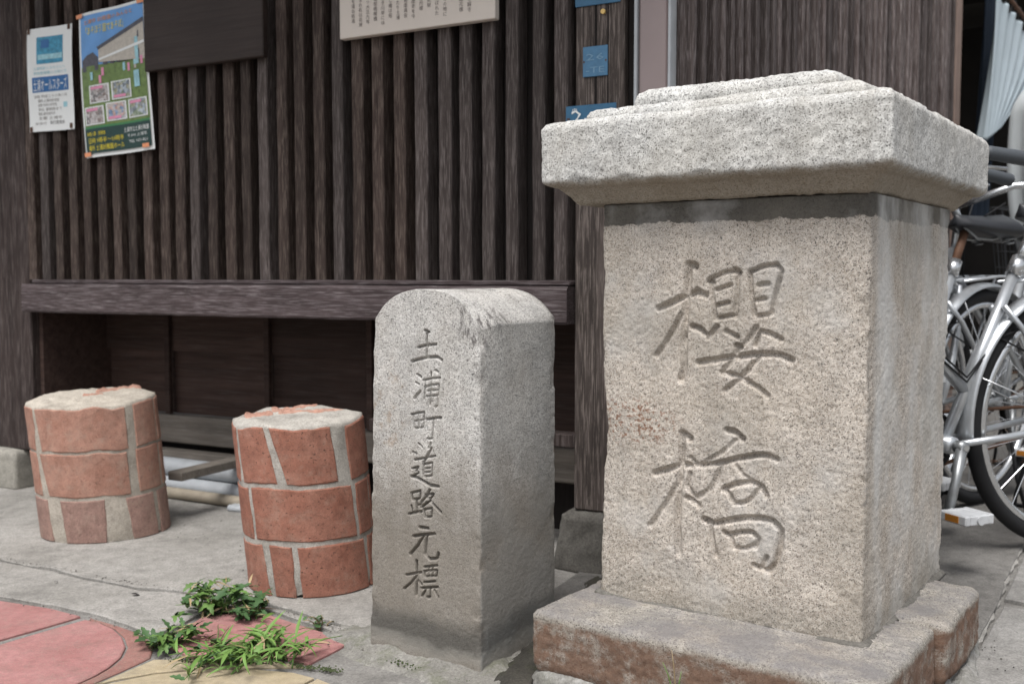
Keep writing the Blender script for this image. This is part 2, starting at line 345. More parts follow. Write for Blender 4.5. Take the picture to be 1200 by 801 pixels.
M['paper'] = plain('white_paper', (0.80, 0.82, 0.81), 0.5, var=0.02)
M['cream'] = plain('cream_panel', (0.62, 0.56, 0.50), 0.45, var=0.04, scale=15)
M['ink'] = plain('black_ink', (0.05, 0.045, 0.045), 0.6)
M['sign_ink'] = plain('sign_ink', (0.15, 0.13, 0.12), 0.6)
M['grey_ink'] = plain('grey_ink', (0.20, 0.18, 0.17), 0.6)
M['p_blue'] = plain('print_blue', (0.03, 0.14, 0.36), 0.4)
M['p_teal'] = plain('print_teal', (0.05, 0.27, 0.42), 0.4, var=0.8, scale=90)
M['p_light'] = plain('print_light_blue', (0.35, 0.62, 0.78), 0.4, var=0.4, scale=60)
M['p_sky'] = plain('print_sky', (0.15, 0.36, 0.72), 0.4, var=0.25, scale=12)
M['p_grass'] = plain('print_grass', (0.16, 0.24, 0.075), 0.4, var=0.5, scale=70)
M['p_dgreen'] = plain('print_dark_green', (0.02, 0.055, 0.05), 0.4, var=0.2)
M['p_mgreen'] = plain('print_mid_green', (0.06, 0.22, 0.09), 0.4)
M['p_house'] = plain('print_house', (0.52, 0.48, 0.42), 0.4, var=0.3, scale=90)
M['p_roof'] = plain('print_roof', (0.09, 0.09, 0.11), 0.4, var=0.5, scale=90)
M['p_yellow'] = plain('print_yellow', (0.80, 0.66, 0.05), 0.4)
M['p_orange'] = plain('print_orange', (0.72, 0.30, 0.06), 0.4)
M['tape'] = plain('orange_tape', (0.80, 0.32, 0.16), 0.4)
def photo_mat(name, cols, scale):
    t = NT(name, 0.4); v, _ = t.voro(scale); v2 = t.noise(scale*1.2, 4, 0.7)
    return t.color(t.mix(0.45, t.ramp(v, [(i/len(cols), c) for i, c in enumerate(cols)], 'CONSTANT'), t.ramp(v2, [(0.35, 0.05), (0.65, 0.75)])))
M['ph1'] = photo_mat('print_photo_dark', [(0.06, 0.05, 0.05), (0.45, 0.4, 0.38), (0.2, 0.12, 0.1), (0.6, 0.55, 0.55)], 90)
M['ph2'] = photo_mat('print_photo_garden', [(0.15, 0.25, 0.1), (0.4, 0.5, 0.6), (0.3, 0.3, 0.15), (0.1, 0.15, 0.2)], 90)
M['ph3'] = photo_mat('print_photo_bright', [(0.6, 0.5, 0.45), (0.15, 0.3, 0.55), (0.65, 0.35, 0.3), (0.5, 0.5, 0.55)], 90)
M['p_pink'] = plain('print_pink', (0.75, 0.30, 0.45), 0.4)
M['plate'] = plain('blue_enamel', (0.032, 0.125, 0.23), 0.35, spec=0.5, var=0.25, scale=35)
M['plate_pale'] = plain('faded_blue_plate', (0.075, 0.19, 0.32), 0.45, spec=0.4, var=0.25, scale=60)
M['plate_ink'] = plain('pale_blue_relief', (0.17, 0.31, 0.44), 0.45, var=0.1)
M['white_paint'] = plain('white_paint', (0.78, 0.80, 0.80), 0.4)
M['brass'] = plain('brass_pin', (0.65, 0.45, 0.16), 0.35, 0.3)
M['downpipe'] = plain('mauve_downpipe', (0.27, 0.215, 0.21), 0.35, spec=0.5, var=0.12, scale=4)
M['pipe'] = plain('grey_pipe', (0.40, 0.42, 0.44), 0.45, var=0.2, scale=20)
M['bamboo'] = plain('bamboo_pole', (0.36, 0.31, 0.24), 0.6, var=0.3, scale=20)
M['silver'] = plain('silver_paint', (0.50, 0.52, 0.54), 0.30, 0.65, 0.5, var=0.18, scale=40)
M['chrome'] = plain('bright_metal', (0.62, 0.63, 0.64), 0.22, 0.9, 0.5, var=0.1)
M['dull_metal'] = plain('dull_alloy', (0.30, 0.31, 0.315), 0.4, 0.7, 0.5, var=0.2)
M['rubber'] = plain('black_rubber', (0.014, 0.014, 0.015), 0.75, spec=0.25, var=0.2)
M['saddle'] = plain('black_vinyl', (0.018, 0.019, 0.022), 0.42, spec=0.4, var=0.1)
M['grip'] = plain('grey_grip', (0.055, 0.062, 0.070), 0.55, var=0.15, scale=200)
M['rust'] = plain('rusty_metal', (0.11, 0.055, 0.032), 0.7, 0.2, var=0.5, scale=60)
M['white_plastic'] = plain('white_plastic', (0.52, 0.53, 0.54), 0.45, var=0.2, scale=60)
M['amber'] = plain('amber_reflector', (0.40, 0.16, 0.025), 0.25, spec=0.6)
M['basket'] = plain('black_basket', (0.03, 0.032, 0.036), 0.5)
M['cloth'] = plain('pale_blue_cloth', (0.36, 0.42, 0.455), 0.85, var=0.1, scale=8)
M['navy'] = plain('navy_cloth', (0.010, 0.018, 0.032), 0.9, var=0.2)
M['sheet'] = plain('white_sheet', (0.62, 0.66, 0.67), 0.55, var=0.1, scale=10)
def leaf_mat(name, a, b):
    t = NT(name, 0.55, 0.3); co = t.rnd_co(); c = t.mix(t.noise(60, 4, 0.6, co), a, b); c = t.mix(t.math('MULTIPLY', t.rand, 0.5), c, tuple(x*0.55 for x in a))
    t.b.inputs['Transmission Weight'].default_value = 0.0
    t.b.inputs['Subsurface Weight'].default_value = 0.0
    return t.color(c)
M['leaf'] = leaf_mat('weed_leaf', (0.08, 0.16, 0.035), (0.155, 0.26, 0.07))
M['leaf2'] = leaf_mat('weed_leaf_dark', (0.035, 0.085, 0.028), (0.085, 0.155, 0.06))
M['blade'] = leaf_mat('grass_blade', (0.10, 0.20, 0.04), (0.19, 0.31, 0.08))
M['dry'] = leaf_mat('dry_stalk', (0.30, 0.22, 0.12), (0.42, 0.33, 0.19))
M['dead'] = plain('dead_leaf', (0.03, 0.026, 0.026), 0.7)

# ------------------------------------------------------------------ ground
def poly_slab(name, pts, z0, z1, mat, parent, jit=0.004, step=0.03, seed=1, bev=0.003):
    """flat slab from a world outline with a slightly uneven edge and a small chamfer"""
    out = []
    n = len(pts)
    for i in range(n):
        a = Vector((pts[i][0], pts[i][1], 0)); b = Vector((pts[(i+1) % n][0], pts[(i+1) % n][1], 0)); L = (b-a).length
        k = max(1, min(90, int(L/step)))
        out += [a+(b-a)*(j/k) for j in range(k)]
    P = np.array([(p.x, p.y, seed*3.7) for p in out]); dx = fbm(P, 18, seed, 3)*jit; dy = fbm(P, 18, seed+9, 3)*jit
    out = [Vector((p.x+dx[i], p.y+dy[i], 0)) for i, p in enumerate(out)]
    N = len(out); cx = sum(out, Vector())/N
    area = sum(out[i].x*out[(i+1) % N].y-out[(i+1) % N].x*out[i].y for i in range(N))
    if area < 0: out.reverse()
    ins = []
    for i, p in enumerate(out):
        t = (out[(i+1) % N]-out[i-1]).normalized(); ins.append(p + Vector((-t.y, t.x, 0))*bev)
    bm = bmesh.new()
    A = [bm.verts.new((p.x, p.y, z0)) for p in out]; B = [bm.verts.new((p.x, p.y, z1-bev*0.7)) for p in out]; D = [bm.verts.new((p.x, p.y, z1)) for p in ins]
    for i in range(N):
        j = (i+1) % N; bm.faces.new((A[i], A[j], B[j], B[i])); bm.faces.new((B[i], B[j], D[j], D[i]))
    from mathutils.geometry import delaunay_2d_cdt
    bm.verts.index_update()
    vv, ee, ff, ov, oe, of = delaunay_2d_cdt([Vector((p.x, p.y)) for p in ins], [(i, (i+1) % N) for i in range(N)], [], 1, 1e-6)
    nv_ = [D[ov[i][0]] if ov[i] else bm.verts.new((vv[i].x, vv[i].y, z1)) for i in range(len(vv))]
    for f in ff:
        try: bm.faces.new([nv_[i] for i in f])
        except ValueError: pass
    bmesh.ops.recalc_face_normals(bm, faces=bm.faces[:])
    me = bpy.data.meshes.new(name); bm.to_mesh(me); bm.free()
    return link(name, me, parent, mat)
def g2(L, z=0.0): return [(lambda p: (p.x, p.y))(G(x, y, z)) for x, y in L]

gb = MB(); S = 60
gb.add([(-S, -S, -0.006), (S, -S, -0.006), (S, S, -0.006), (-S, S, -0.006)], [(0, 1, 2, 3)])
ground = gb.build('ground', M['ground']); tag(ground, kind='structure')
pav = empty('pavement'); tag(pav, kind='structure')
crack = [(-260, 592), (-120, 622), (0, 655), (30, 662), (62, 666), (95, 676), (125, 681), (165, 689), (205, 691), (250, 697), (300, 703), (345, 716), (385, 728), (432, 741)]
crack2 = [(x, y+2.6+1.2*math.sin(x*0.13)) for x, y in crack]
tile_top = [(-260, 637), (-120, 668), (0, 699), (60, 708), (100, 716), (135, 727), (160, 735), (185, 745), (205, 735), (232, 719), (270, 714), (300, 710), (345, 724), (398, 741), (428, 747)]
far = [(9, 9), (-9, 9), (-9, 5.5)]
back = g2(crack) + [(lambda p: (p.x, p.y))(G(470, 741)), (lambda p: (p.x, p.y))(G(560, 741))] + g2([(650, 745), (1100, 760)]) + g2([(1150, 752), (1172, 707), (1186, 668), (1208, 630), (1240, 590), (1330, 520)]) + far
poly_slab('apron_slab', back, -0.02, 0.003, M['apron'], pav, 0.010, 0.012, 3)
poly_slab('apron_slab', g2(crack2) + g2(tile_top[::-1]), -0.02, 0.002, M['apron'], pav, 0.007, 0.010, 5)
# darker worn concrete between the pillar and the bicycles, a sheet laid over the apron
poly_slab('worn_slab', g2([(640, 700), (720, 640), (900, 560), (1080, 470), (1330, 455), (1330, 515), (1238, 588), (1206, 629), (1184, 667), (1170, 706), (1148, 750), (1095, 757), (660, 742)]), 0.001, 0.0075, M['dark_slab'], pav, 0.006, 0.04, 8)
poly_slab('paving_slab', g2([(1178, 703), (1192, 668), (1213, 632), (1245, 593), (1340, 520), (1500, 560), (1420, 690), (1250, 716)]), -0.02, 0.005, M['slab'], pav, 0.004, 0.03, 11)
poly_slab('paving_slab', g2([(1176, 711), (1250, 721), (1420, 697), (1500, 800), (1400, 1000), (1130, 1000), (1110, 860), (1140, 775)]), -0.02, 0.003, M['slab'], pav, 0.004, 0.03, 12)
# red and yellow tiles
arc = [(100, 725), (116, 728), (132, 735), (143, 745), (147, 756), (141, 768), (127, 780), (108, 791), (85, 801), (50, 814), (0, 830), (-120, 862)]
poly_slab('paving_tile', g2([(-260, 645), (-120, 676), (0, 703), (60, 712), (94, 721), (60, 731), (0, 748), (-120, 779), (-260, 812)]), -0.02, 0.0, M['red_tile'], pav, 0.0015, 0.02, 21)
poly_slab('paving_tile', g2([(-260, 822), (-120, 786), (0, 754), (60, 736)] + arc + [(-260, 900)]), -0.02, -0.0005, M['red_tile'], pav, 0.001, 0.015, 22)
arc_out = [(x+3.2, y-0.3) for x, y in arc]
poly_slab('paving_tile', g2([(106, 722), (135, 730), (160, 739), (181, 751), (176, 768), (140, 785), (102, 801), (60, 817), (0, 838), (-110, 868)] + arc_out[::-1][1:]), -0.02, -0.002, M['dark_red_tile'], pav, 0.0015, 0.015, 23)
poly_slab('paving_tile', g2([(236, 722), (272, 717), (300, 714), (345, 729), (395, 744), (410, 750), (398, 758), (362, 776), (330, 769), (270, 765), (222, 768), (190, 752)]), -0.02, 0.0, M['red_tile'], pav, 0.003, 0.015, 24)
poly_slab('paving_tile', g2([(180, 771), (222, 771), (270, 769), (330, 773), (357, 779), (300, 780), (235, 781), (180, 786), (130, 795), (108, 802)]), -0.02, -0.001, M['yellow_tile'], pav, 0.001, 0.015, 25)
poly_slab('paving_tile', g2([(104, 806), (130, 799), (180, 789), (235, 784), (300, 783), (345, 787), (368, 793), (330, 812), (280, 850), (-120, 900), (20, 838)]), -0.02, 0.0, M['yellow_tile'], pav, 0.001, 0.015, 26)
poly_slab('paving_tile', g2([(372, 794), (388, 800), (420, 830), (420, 900), (285, 900), (285, 852), (334, 813)]), -0.02, 0.0, M['yellow_tile'], pav, 0.001, 0.015, 27)

# ------------------------------------------------------------------ stone lofts
def rr_path(w_, d_, r, nf, ns, nb, nl, arcs=5):
    """rounded-rectangle perimeter from the front left corner: x, y, nx, ny, side"""
    P = []
    def line(x0, y0, x1, y1, n, nx, ny, sd):
        for k in range(n): t = k/n; P.append((x0+(x1-x0)*t, y0+(y1-y0)*t, nx, ny, sd))
    def arcp(cx, cy, a0, sd):
        for k in range(arcs): a = a0+math.pi/2*k/arcs; P.append((cx+r*math.cos(a), cy+r*math.sin(a), math.cos(a), math.sin(a), sd))
    line(r, 0, w_-r, 0, nf, 0, -1, 0); arcp(w_-r, r, -math.pi/2, 4)
    line(w_, r, w_, d_-r, ns, 1, 0, 1); arcp(w_-r, d_-r, 0, 4)
    line(w_-r, d_, r, d_, nb, 0, 1, 2); arcp(r, d_-r, math.pi/2, 4)
    line(0, d_-r, 0, r, nl, -1, 0, 3); arcp(r, r, math.pi, 4)
    return np.array(P)
def carve(U, Z, strokes):
    D = np.zeros_like(U)
    for pts, hw, dep in strokes:
        for (x0, z0), (x1, z1) in zip(pts[:-1], pts[1:]):
            vx, vz = x1-x0, z1-z0; L2 = vx*vx+vz*vz+1e-12
            m = (U > min(x0, x1)-hw) & (U < max(x0, x1)+hw) & (Z > min(z0, z1)-hw) & (Z < max(z0, z1)+hw)
            if not m.any(): continue
            u = U[m]; z = Z[m]; t = np.clip(((u-x0)*vx+(z-z0)*vz)/L2, 0, 1)
            d = np.hypot(u-x0-t*vx, z-z0-t*vz)/hw
            dd = dep*1.3*np.clip(1-(d*1.12)**1.4, 0, 1); D[m] = np.maximum(D[m], dd)
    return D
def grid_faces(R, N, off=0):
    i = np.arange(R-1)[:, None]*N; k = np.arange(N)[None, :]; k2 = (k+1) % N
    F = np.stack([i+k, i+k2, i+N+k2, i+N+k], -1).reshape(-1, 4)+off
    return F
def np_mesh(name, V, F, smooth=True):
    me = bpy.data.meshes.new(name); nv = len(V); nf = len(F)
    me.vertices.add(nv); me.vertices.foreach_set('co', np.ascontiguousarray(V, dtype=np.float32).ravel())
    me.loops.add(nf*4); me.loops.foreach_set('vertex_index', np.ascontiguousarray(F, dtype=np.int32).ravel())
    me.polygons.add(nf); me.polygons.foreach_set('loop_start', np.arange(nf, dtype=np.int32)*4)
    me.polygons.foreach_set('use_smooth', np.ones(nf, dtype=bool) if smooth else np.zeros(nf, dtype=bool))
    me.update(calc_edges=True); me.validate(); return me

def stone_shaft(name, w_, d_, h, r, nf, ns, nb, nl, rows, strokes, seed, ztop=None, rough=(0.0016, 0.0007), chip=0.006, taper=None):
    P = rr_path(w_, d_, r, nf, ns, nb, nl); N = len(P); zs = np.linspace(0, 1, rows)
    X = np.tile(P[:,0], (rows, 1)); Y = np.tile(P[:,1], (rows, 1)); NX = np.tile(P[:,2], (rows, 1)); NY = np.tile(P[:,3], (rows, 1)); SD = np.tile(P[:,4], (rows, 1))
    top = h if ztop is None else ztop(P[:,0], P[:,1])
    Z = zs[:, None]*(np.ones(N)*top)[None, :]
    Q = np.stack([X, Y, Z], -1).reshape(-1, 3)
    disp = fbm(Q, 9, seed, 4)*rough[0]*1.6 + fbm(Q, 160, seed+5, 3)*rough[1]
    # chipped arrises
    e = np.minimum(np.minimum(np.abs(Q[:,0]), np.abs(w_-Q[:,0]))*1.0, 9); ed = np.minimum(np.abs(Q[:,1]), np.abs(d_-Q[:,1]))
    near = np.clip(1-np.hypot(np.minimum(np.abs(Q[:,0]), np.abs(w_-Q[:,0])), ed)/0.022, 0, 1)
    cn = np.clip(fbm(Q, 13, seed+20, 4)-0.05, 0, 1)*2.2 + np.clip(fbm(Q, 45, seed+30, 3)-0.1, 0, 1)*0.8
    disp -= near*cn*chip
    if strokes:
        f = SD.reshape(-1) == 0; dd = np.zeros(len(Q)); dd[f] = carve(Q[f, 0], Q[f, 2], strokes)*(1+0.35*fbm(Q[f], 60, seed+40, 3)); disp -= dd
    V = Q + np.stack([NX.reshape(-1), NY.reshape(-1), np.zeros(len(Q))], -1)*disp[:, None]
    F = [grid_faces(rows, N)]
    # top: shrinking rings
    last = V[-N:]; cx, cy = w_/2, d_/2; K = 22; allV = [V]; off = len(V)-N
    for k in range(1, K+1):
        t = 1-(k/K)**1.0*0.999; ring = np.empty((N, 3)); ring[:,0] = cx+(last[:,0]-cx)*t; ring[:,1] = cy+(last[:,1]-cy)*t
        ring[:,2] = (h if ztop is None else ztop(ring[:,0], ring[:,1])) + fbm(ring, 30, seed+3, 3)*0.0012
        allV.append(ring); s0 = off if k == 1 else len(V)+(k-2)*N; s1 = len(V)+(k-1)*N
        kk = np.arange(N); k2 = (kk+1) % N
        F.append(np.stack([s0+kk, s0+k2, s1+k2, s1+kk], -1))
    V = np.vstack(allV)
    if taper is not None: V = taper(V)
    return np_mesh(name, V, np.vstack(F))

# ------------------------------------------------------------------ bridge pillar
eRx, eRy = 0.583, 0.812
PW, PD = 0.487, 0.517
PILL = Frame((0.166, 1.892), math.atan2(-eRx, eRy))
PZ = 0.13
pil = empty('stone_pillar', PILL.m, label='tall square granite bridge pillar with moulded cap and two large carved characters', cat='pillar')
def px_strokes(frame, ox, oy, sc, lst, zoff, y=0.0):
    out = []
    for pts, hw, dep in lst:
        o = []
        for (x, yy) in pts:
            u, z = frame.px(ox+x/sc, oy+yy/sc, y); o.append((u, z-zoff))
        dx_ = abs(o[-1][0]-o[0][0]); dz_ = abs(o[-1][1]-o[0][1]); out.append((o, hw, dep*(1.45 if dz_ > 1.6*dx_ and dz_ > 4*hw else 1.0)))
    return out
a_, b_ = 0.0088, 0.0075      # half width and depth of the big cuts
t_ = 0.0062
sakura = [
 ([(75,318),(140,290),(205,258),(270,235),(318,250)], a_, 0.009), ([(235,88),(225,180),(212,330),(205,500),(205,640),(190,690)], a_*1.05, 0.006), ([(232,92),(262,98)], 0.010, 0.011),
 ([(195,350),(150,430),(105,505),(62,560)], a_*0.9, 0.007), ([(252,412),(290,424),(315,448)], a_*0.9, 0.008), ([(275,222),(312,242)], 0.007, 0.008),
 ([(345,178),(355,260),(372,368)], t_, 0.005), ([(345,165),(420,130),(488,122),(484,240),(476,360)], t_, 0.0065), ([(340,175),(352,182)], 0.008, 0.010), ([(470,120),(492,132)], 0.008, 0.010),
 ([(380,220),(450,196)], t_, 0.006), ([(372,304),(440,286)], t_, 0.006), ([(376,368),(465,354)], t_, 0.0065), ([(380,412),(350,450),(328,470)], t_*1.1, 0.006), ([(428,436),(484,466)], t_*1.1, 0.0075),
 ([(552,128),(560,240),(575,352)], t_, 0.005), ([(552,128),(620,98),(690,90),(716,120),(690,230),(664,345)], t_, 0.0065), ([(600,196),(645,190)], t_*1.1, 0.007), ([(570,280),(630,268)], t_, 0.006), ([(582,360),(650,350)], t_, 0.0055),
 ([(585,415),(550,470),(525,505)], t_*1.1, 0.0055), ([(612,438),(660,450),(712,478)], t_*1.1, 0.0075), ([(598,450),(580,510)], t_, 0.006),
 ([(282,598),(360,588),(450,574),(560,560),(650,556),(710,562),(765,588)], a_*0.95, 0.008), ([(492,515),(470,570),(405,650),(470,665),(530,695),(590,730),(640,770)], a_*0.85, 0.0065), ([(482,512),(500,518)], 0.008, 0.010),
 ([(595,570),(540,640),(480,700),(420,745)], a_*0.85, 0.006)]
hashi = [
 ([(48,282),(100,268),(160,250),(205,246)], a_, 0.008), ([(172,105),(166,220),(155,360),(148,500),(152,640)], a_*1.05, 0.0055), ([(170,104),(205,128)], 0.009, 0.010),
 ([(148,335),(110,400),(70,460),(28,515)], a_*0.9, 0.006), ([(192,392),(215,402),(240,424)], a_*0.85, 0.007), ([(208,215),(235,245)], t_*1.1, 0.006),
 ([(372,90),(410,100),(440,130)], a_*0.9, 0.009), ([(430,120),(350,190),(262,240)], t_, 0.0035), ([(255,248),(310,242),(360,234),(420,218),(500,204),(550,204),(592,222)], a_*0.85, 0.0085),
 ([(345,240),(325,310),(290,360),(235,392)], t_*1.2, 0.0055), ([(205,285),(195,340),(220,380)], t_, 0.004), ([(400,235),(440,290),(500,330)], t_, 0.003),
 ([(355,355),(375,370),(400,415)], t_*1.1, 0.0065), ([(360,350),(420,330),(480,322),(525,345),(545,385)], t_*1.15, 0.0075), ([(515,345),(480,395),(450,414),(400,420)], t_, 0.006),
 ([(270,490),(300,505)], 0.0085, 0.011), ([(292,500),(300,570),(318,650)], a_*0.8, 0.004), ([(318,508),(380,495),(450,485),(520,486),(575,500),(608,540),(605,620),(585,690),(555,720)], a_*0.9, 0.0085), ([(555,722),(520,712),(488,695)], t_*1.1, 0.007), ([(545,660),(525,705)], t_, 0.006),
 ([(358,548),(378,562)], t_*1.1, 0.008), ([(380,560),(430,548),(480,548),(508,578),(495,615)], t_*1.1, 0.007), ([(385,565),(400,618),(450,622),(490,605)], t_, 0.0055)]
ST = px_strokes(PILL, 755, 290, 4.449, sakura, PZ) + px_strokes(PILL, 755, 480, 3.816, hashi, PZ)
def pil_taper(V):
    # the worn left edge is hollowed about half way up
    V = V.copy(); z = V[:,2]; k = np.exp(-((z-0.33)/0.07)**2)*0.012 + np.exp(-((z-0.12)/0.06)**2)*0.004
    wgt = np.clip(1-V[:,0]/0.03, 0, 1); V[:,0] += k*wgt; return V
me = stone_shaft('shaft', PW, PD, 0.722, 0.007, 330, 120, 20, 40, 470, ST, 11, None, (0.0024, 0.0012), 0.008, pil_taper)
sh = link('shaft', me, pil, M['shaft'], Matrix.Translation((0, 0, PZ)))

def profile_loft(name, w_, d_, prof, n_side, seed, rough=0.002, corner=0.012, step=0.006, chip=0.006, fine=0.0012):
    """stack of rounded rectangles: prof = (inset, z) pairs, resampled"""
    pr = []
    for (i0, z0), (i1, z1) in zip(prof[:-1], prof[1:]):
        L = math.hypot(i1-i0, z1-z0); k = max(1, int(L/step))
        pr += [(i0+(i1-i0)*t/k, z0+(z1-z0)*t/k) for t in range(k)]
    pr.append(prof[-1]); R = len(pr)
    base = rr_path(1, 1, 0.02, n_side, n_side, n_side, n_side)
    rings = []
    for ins, z in pr:
        ww, dd = w_-2*ins, d_-2*ins
        p = rr_path(ww, dd, min(corner, ww*0.3, dd*0.3), n_side, n_side, n_side, n_side); N = len(p)
        rings.append(np.stack([p[:,0]+ins, p[:,1]+ins, np.full(N, z)], -1))
    V = np.array(rings); N = V.shape[1]
    # normals by finite differences
    du = np.roll(V, -1, 1)-np.roll(V, 1, 1); dv = np.gradient(V, axis=0); nn = np.cross(du, dv); nn /= np.linalg.norm(nn, axis=-1, keepdims=True)+1e-9
    Q = V.reshape(-1, 3); disp = fbm(Q, 11, seed, 4)*rough*1.5 + fbm(Q, 150, seed+4, 3)*fine
    conv = np.clip(fbm(Q, 22, seed+8, 4)-0.12, 0, 1)*chip*2
    # more wear where the profile turns
    tn = np.zeros(R)
    for i in range(2, R-2):
        a = np.array(pr[i])-np.array(pr[i-2]); b = np.array(pr[i+2])-np.array(pr[i]); c = a@b/(np.linalg.norm(a)*np.linalg.norm(b)+1e-9); tn[i] = np.clip(1-c, 0, 1)
    disp -= conv*np.repeat(tn, N)
    V2 = Q + nn.reshape(-1, 3)*disp[:, None]
    F = [grid_faces(R, N)]
    c0 = V2[-N:].copy(); cen = c0.mean(0); s0 = (R-1)*N; allV = [V2]; cnt = len(V2)
    for t in (0.6, 0.25, 0.002):
        ring = cen+(c0-cen)*t; ring[:,2] = c0[:,2]; allV.append(ring); kk = np.arange(N); k2 = (kk+1) % N
        F.append(np.stack([s0+kk, s0+k2, cnt+k2, cnt+kk], -1)); s0 = cnt; cnt += N
    b0 = V2[:N].copy(); cen = b0.mean(0); s0 = 0
    for t in (0.5, 0.002):
        ring = cen+(b0-cen)*t; ring[:,2] = b0[:,2]; allV.append(ring); kk = np.arange(N); k2 = (kk+1) % N
        F.append(np.stack([s0+k2, s0+kk, cnt+kk, cnt+k2], -1)); s0 = cnt; cnt += N
    return np_mesh(name, np.vstack(allV), np.vstack(F))
oL, oR_, oF, oB = 0.098, 0.045, 0.06, 0.115
prof = [(0.052, 0.0), (0.046, 0.004), (0.040, 0.012), (0.022, 0.028), (0.014, 0.030), (0.002, 0.037), (0.0, 0.041), (0.0, 0.136), (0.006, 0.146), (0.014, 0.149), (0.058, 0.150), (0.060, 0.153), (0.060, 0.163), (0.065, 0.172), (0.076, 0.177), (0.122, 0.179), (0.124, 0.182), (0.124, 0.196), (0.130, 0.207), (0.142, 0.213), (0.22, 0.217)]
me = profile_loft('cap', PW+oL+oR_, PD+oF+oB, prof, 130, 31, 0.0030, 0.007, 0.004, 0.014, 0.0022)
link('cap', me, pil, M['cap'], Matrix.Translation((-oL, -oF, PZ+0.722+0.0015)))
# plinth: one long front stone, one broken stone behind on the right
def loc2(px, py, z):
    p = PILL.i @ G(px, py, z); return p.x, p.y
fl = loc2(617, 717, PZ); frr = loc2(1040, 803, PZ); jn = loc2(1103, 735, PZ); br = loc2(1155, 690, PZ)
x0 = fl[0]; x1 = frr[0]-0.006; y0 = (fl[1]+frr[1])/2
prof_p = [(0.004, 0.0), (0.0, 0.012), (0.0, 0.099), (0.003, 0.105), (0.010, 0.108), (0.05, 0.1095), (0.10, 0.109)]
me = profile_loft('plinth_stone', x1-x0, (jn[1]-y0), prof_p, 130, 41, 0.0024, 0.008, 0.004, 0.007, 0.0022)
link('plinth_stone', me, pil, M['plinth'], Matrix.Translation((x0, y0, 0.022)))
me = profile_loft('plinth_stone', br[0]-x0-0.004, br[1]-jn[1]-0.004, prof_p, 110, 47, 0.004, 0.016, 0.005, 0.016, 0.0025)
link('plinth_stone', me, pil, M['plinth'], Matrix.Translation((x0-0.004, jn[1]+0.006, 0.0255)))
prof_f = [(0.0, 0.0), (0.004, 0.012), (0.010, 0.024), (0.020, 0.031), (0.05, 0.033)]
me = profile_loft('footing', x1-x0+0.035, br[1]-y0+0.03, prof_f, 120, 53, 0.010, 0.03, 0.006, 0.022, 0.003)
link('footing', me, pil, M['footing'], Matrix.Translation((x0-0.016, y0-0.014, -0.006)))
# mortar bed in the angle between shaft and plinth
me = profile_loft('mortar_bed', PW+0.022, PD+0.022, [(0.0, 0.0), (0.003, 0.004), (0.008, 0.007), (0.016, 0.008)], 110, 59, 0.006, 0.016, 0.004, 0.01, 0.002)
link('mortar_bed', me, pil, M['dark_stone'], Matrix.Translation((-0.011, -0.011, PZ-0.003)))

# ------------------------------------------------------------------ road marker stone
MW = 0.258; mex, mey = 0.56, 0.83; mn = math.hypot(mex, mey); mex /= mn; mey /= mn
mfr = G(563, 792); mo = (mfr.x - mey*MW, mfr.y + mex*MW)
MARK = Frame(mo, math.atan2(-mex, mey))
mk = empty('marker_stone', MARK.m, label='small round-topped granite road marker with a vertical line of carved characters', cat='marker stone')
def zt(x, y):
    s = np.clip(np.abs((np.asarray(x)-MW/2)/(MW/2)), 0, 1); return 0.634 + 0.064*(1-s**2.5)**0.86
s1, s2, s3 = 0.0036, 0.0064, 0.0029
c1 = [([(135,268),(210,250),(290,242)], s1, s2), ([(205,128),(207,250),(205,360)], s1*1.1, s2*0.95), ([(190,124),(228,138)], 0.0036, s2), ([(80,388),(150,368),(205,356),(250,350),(300,350),(340,376)], s1*1.1, s2*1.1),
      ([(130,500),(158,520)], s1, s2), ([(120,568),(146,586)], s3, s2*0.7), ([(108,702),(130,672),(157,642)], s1, s2), ([(185,548),(250,534),(325,526)], s3, s2), ([(288,464),(310,478)], s3, s2*0.9), ([(248,482),(246,620),(240,760)], s3, s2*0.8),
      ([(195,606),(250,590),(315,582),(308,700),(300,770),(282,778)], s3, s2*0.8), ([(196,606),(190,715)], s3, s2*0.5), ([(222,640),(300,632)], s3, s2*0.7), ([(214,686),(300,678)], s3, s2*0.8)]
c2 = [([(84,112),(140,98),(190,92),(184,215)], s3, s2*0.9), ([(90,112),(110,232),(182,222)], s3, s2*0.7), ([(102,170),(185,160)], s3*0.9, s2*0.5), ([(140,102),(144,226)], s3*0.9, s2*0.5),
      ([(214,154),(280,144),(332,140)], s1, s2*1.1), ([(268,146),(264,240),(258,322),(225,318)], s3, s2*0.7),
      ([(150,360),(178,392)], s3, s2*0.6), ([(250,352),(232,400)], s3, s2*0.6), ([(118,498),(200,484),(290,466)], s3, s2), ([(255,398),(225,460),(190,520)], s1, s2), ([(188,536),(192,644)], s3, s2*0.9), ([(190,538),(264,524),(262,640)], s1*0.9, s2), ([(198,574),(246,568)], s3*0.9, s2*0.8), ([(198,606),(246,602)], s3*0.9, s2*0.8), ([(192,642),(262,636)], s3, s2),
      ([(100,430),(130,446)], s3, s2*0.7), ([(98,572),(150,558),(128,592),(152,606),(96,642)], s3, s2), ([(95,640),(150,655),(200,685),(250,716),(320,726)], s1*1.15, s2*1.2)]
